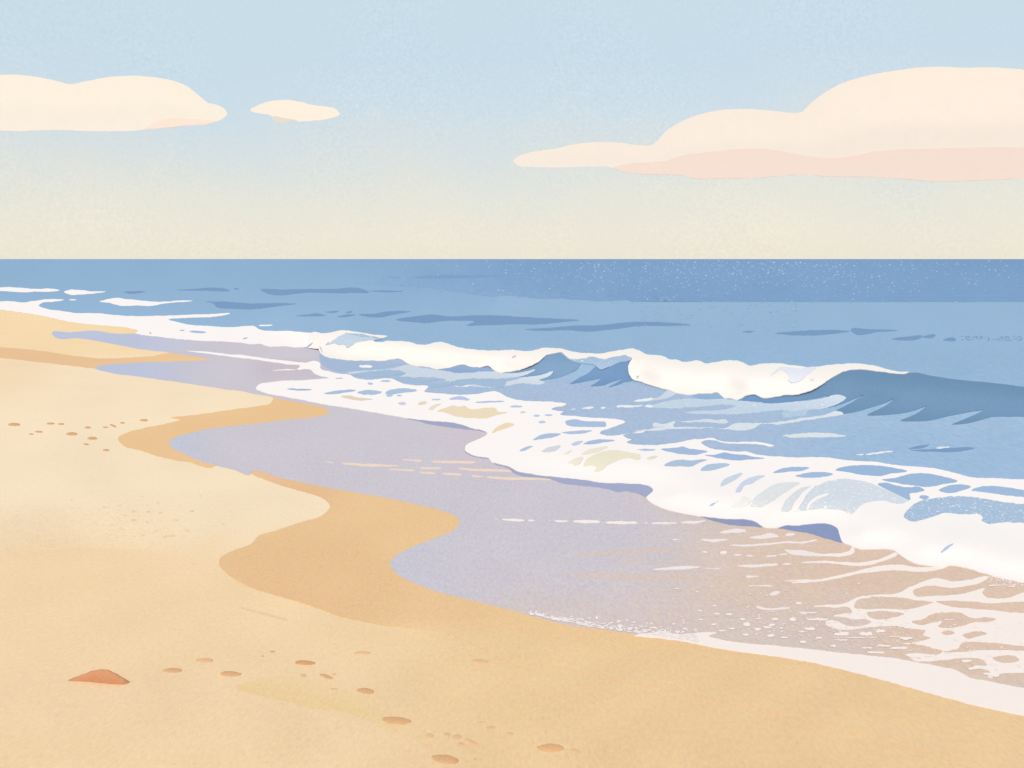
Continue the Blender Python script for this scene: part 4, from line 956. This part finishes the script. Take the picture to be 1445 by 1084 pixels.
# ------------------------------------------------------------------ sky
SUN_EL, SUN_AZ = 45, 195          # degrees; behind the viewer, a little to the left
world = bpy.data.worlds.new('World'); SC.world = world; world.use_nodes = True
nt = world.node_tree; nt.nodes.clear()
wo = nd(nt, 'ShaderNodeOutputWorld'); bg = nd(nt, 'ShaderNodeBackground'); nt.links.new(bg.outputs[0], wo.inputs[0])
sky = nd(nt, 'ShaderNodeTexSky', sky_type='NISHITA', sun_disc=False)
sky.sun_elevation = R(SUN_EL); sky.sun_rotation = R(SUN_AZ)
sks = nd(nt, 'ShaderNodeVectorMath', operation='SCALE'); sks.inputs['Scale'].default_value = 0.10
nt.links.new(sky.outputs[0], sks.inputs[0])
tc = nd(nt, 'ShaderNodeTexCoord'); sep = nd(nt, 'ShaderNodeSeparateXYZ'); nt.links.new(tc.outputs['Generated'], sep.inputs[0])
nz = nd(nt, 'ShaderNodeTexNoise'); nz.inputs['Scale'].default_value = 6.0; nz.inputs['Detail'].default_value = 5
nt.links.new(tc.outputs['Generated'], nz.inputs['Vector'])
ng = nd(nt, 'ShaderNodeTexNoise'); ng.inputs['Scale'].default_value = 420; ng.inputs['Detail'].default_value = 2
nt.links.new(tc.outputs['Generated'], ng.inputs['Vector'])
def ma(op, a, b):
    n_ = nd(nt, 'ShaderNodeMath', operation=op)
    for i, q in enumerate((a, b)):
        if isinstance(q, (int, float)): n_.inputs[i].default_value = q
        else: nt.links.new(q, n_.inputs[i])
    return n_.outputs[0]
zz = ma('ADD', sep.outputs[2], ma('MULTIPLY', ma('SUBTRACT', nz.outputs['Fac'], .5), .10))
zz = ma('ADD', zz, ma('MULTIPLY', ma('SUBTRACT', ng.outputs['Fac'], .5), .075))
mp = nd(nt, 'ShaderNodeMapRange'); mp.inputs[1].default_value = 0.0; mp.inputs[2].default_value = 0.30
nt.links.new(zz, mp.inputs[0])
rp = nd(nt, 'ShaderNodeValToRGB'); nt.links.new(mp.outputs[0], rp.inputs[0])
stops = [(0.0, (241, 233, 216)), (.08, (238, 232, 217)), (.22, (230, 228, 217)), (.36, (217, 224, 224)), (.50, (207, 222, 231)), (.64, (202, 222, 232)), (1.0, (205, 225, 234))]
SKYW = .12
def skyc(c): return tuple(lin(min(255, x+4)) for x in c)
e = rp.color_ramp.elements
e[0].position = 0; e[0].color = (*skyc(stops[0][1]), 1); e[1].position = 1; e[1].color = (*skyc(stops[-1][1]), 1)
for p_, c_ in stops[1:-1]:
    q = e.new(p_); q.color = (*skyc(c_), 1)
mk = nd(nt, 'ShaderNodeTexNoise'); mk.inputs['Scale'].default_value = 9; mk.inputs['Detail'].default_value = 3
nt.links.new(tc.outputs['Generated'], mk.inputs['Vector'])
gr2 = nd(nt, 'ShaderNodeTexNoise'); gr2.inputs['Scale'].default_value = 330; gr2.inputs['Detail'].default_value = 3
nt.links.new(tc.outputs['Generated'], gr2.inputs['Vector'])
msk = nd(nt, 'ShaderNodeMapRange'); msk.inputs[1].default_value = .42; msk.inputs[2].default_value = .64
nt.links.new(mk.outputs['Fac'], msk.inputs[0])
grn = ma('MULTIPLY', ma('SUBTRACT', gr2.outputs['Fac'], .46), ma('ADD', ma('MULTIPLY', msk.outputs[0], .18), .06))
grn = ma('ADD', grn, 1.0)
skm = nd(nt, 'ShaderNodeVectorMath', operation='SCALE'); nt.links.new(rp.outputs[0], skm.inputs[0]); nt.links.new(grn, skm.inputs['Scale'])
mx = nd(nt, 'ShaderNodeMix', data_type='RGBA'); mx.inputs[0].default_value = SKYW
nt.links.new(skm.outputs[0], mx.inputs[6]); nt.links.new(sks.outputs[0], mx.inputs[7])
nt.links.new(mx.outputs[2], bg.inputs[0]); bg.inputs[1].default_value = 1.0

sl = bpy.data.lights.new('sun', 'SUN'); sl.energy = 2.45; sl.angle = R(.5); sl.color = (1, .86, .70)
so = bpy.data.objects.new('sun', sl); COL.objects.link(so)
az = R(SUN_AZ); dirv = Vector((math.sin(az)*math.cos(R(SUN_EL)), math.cos(az)*math.cos(R(SUN_EL)), math.sin(R(SUN_EL))))
so.rotation_euler = dirv.to_track_quat('Z', 'Y').to_euler(); so.location = dirv*50

# ------------------------------------------------------------------ camera
cd = bpy.data.cameras.new('camera'); cam = bpy.data.objects.new('camera', cd); COL.objects.link(cam)
cam.location = (0, 0, H); cam.rotation_euler = (R(90), 0, 0)
cd.sensor_width = 36; cd.lens = 36*F/1445.0; cd.shift_y = -(542-HZ)/1445.0
cd.clip_start = .1; cd.clip_end = 200000
SC.camera = cam
SC.view_settings.view_transform = 'Standard'; SC.view_settings.look = 'None'; SC.view_settings.exposure = 0
SC.render.film_transparent = False
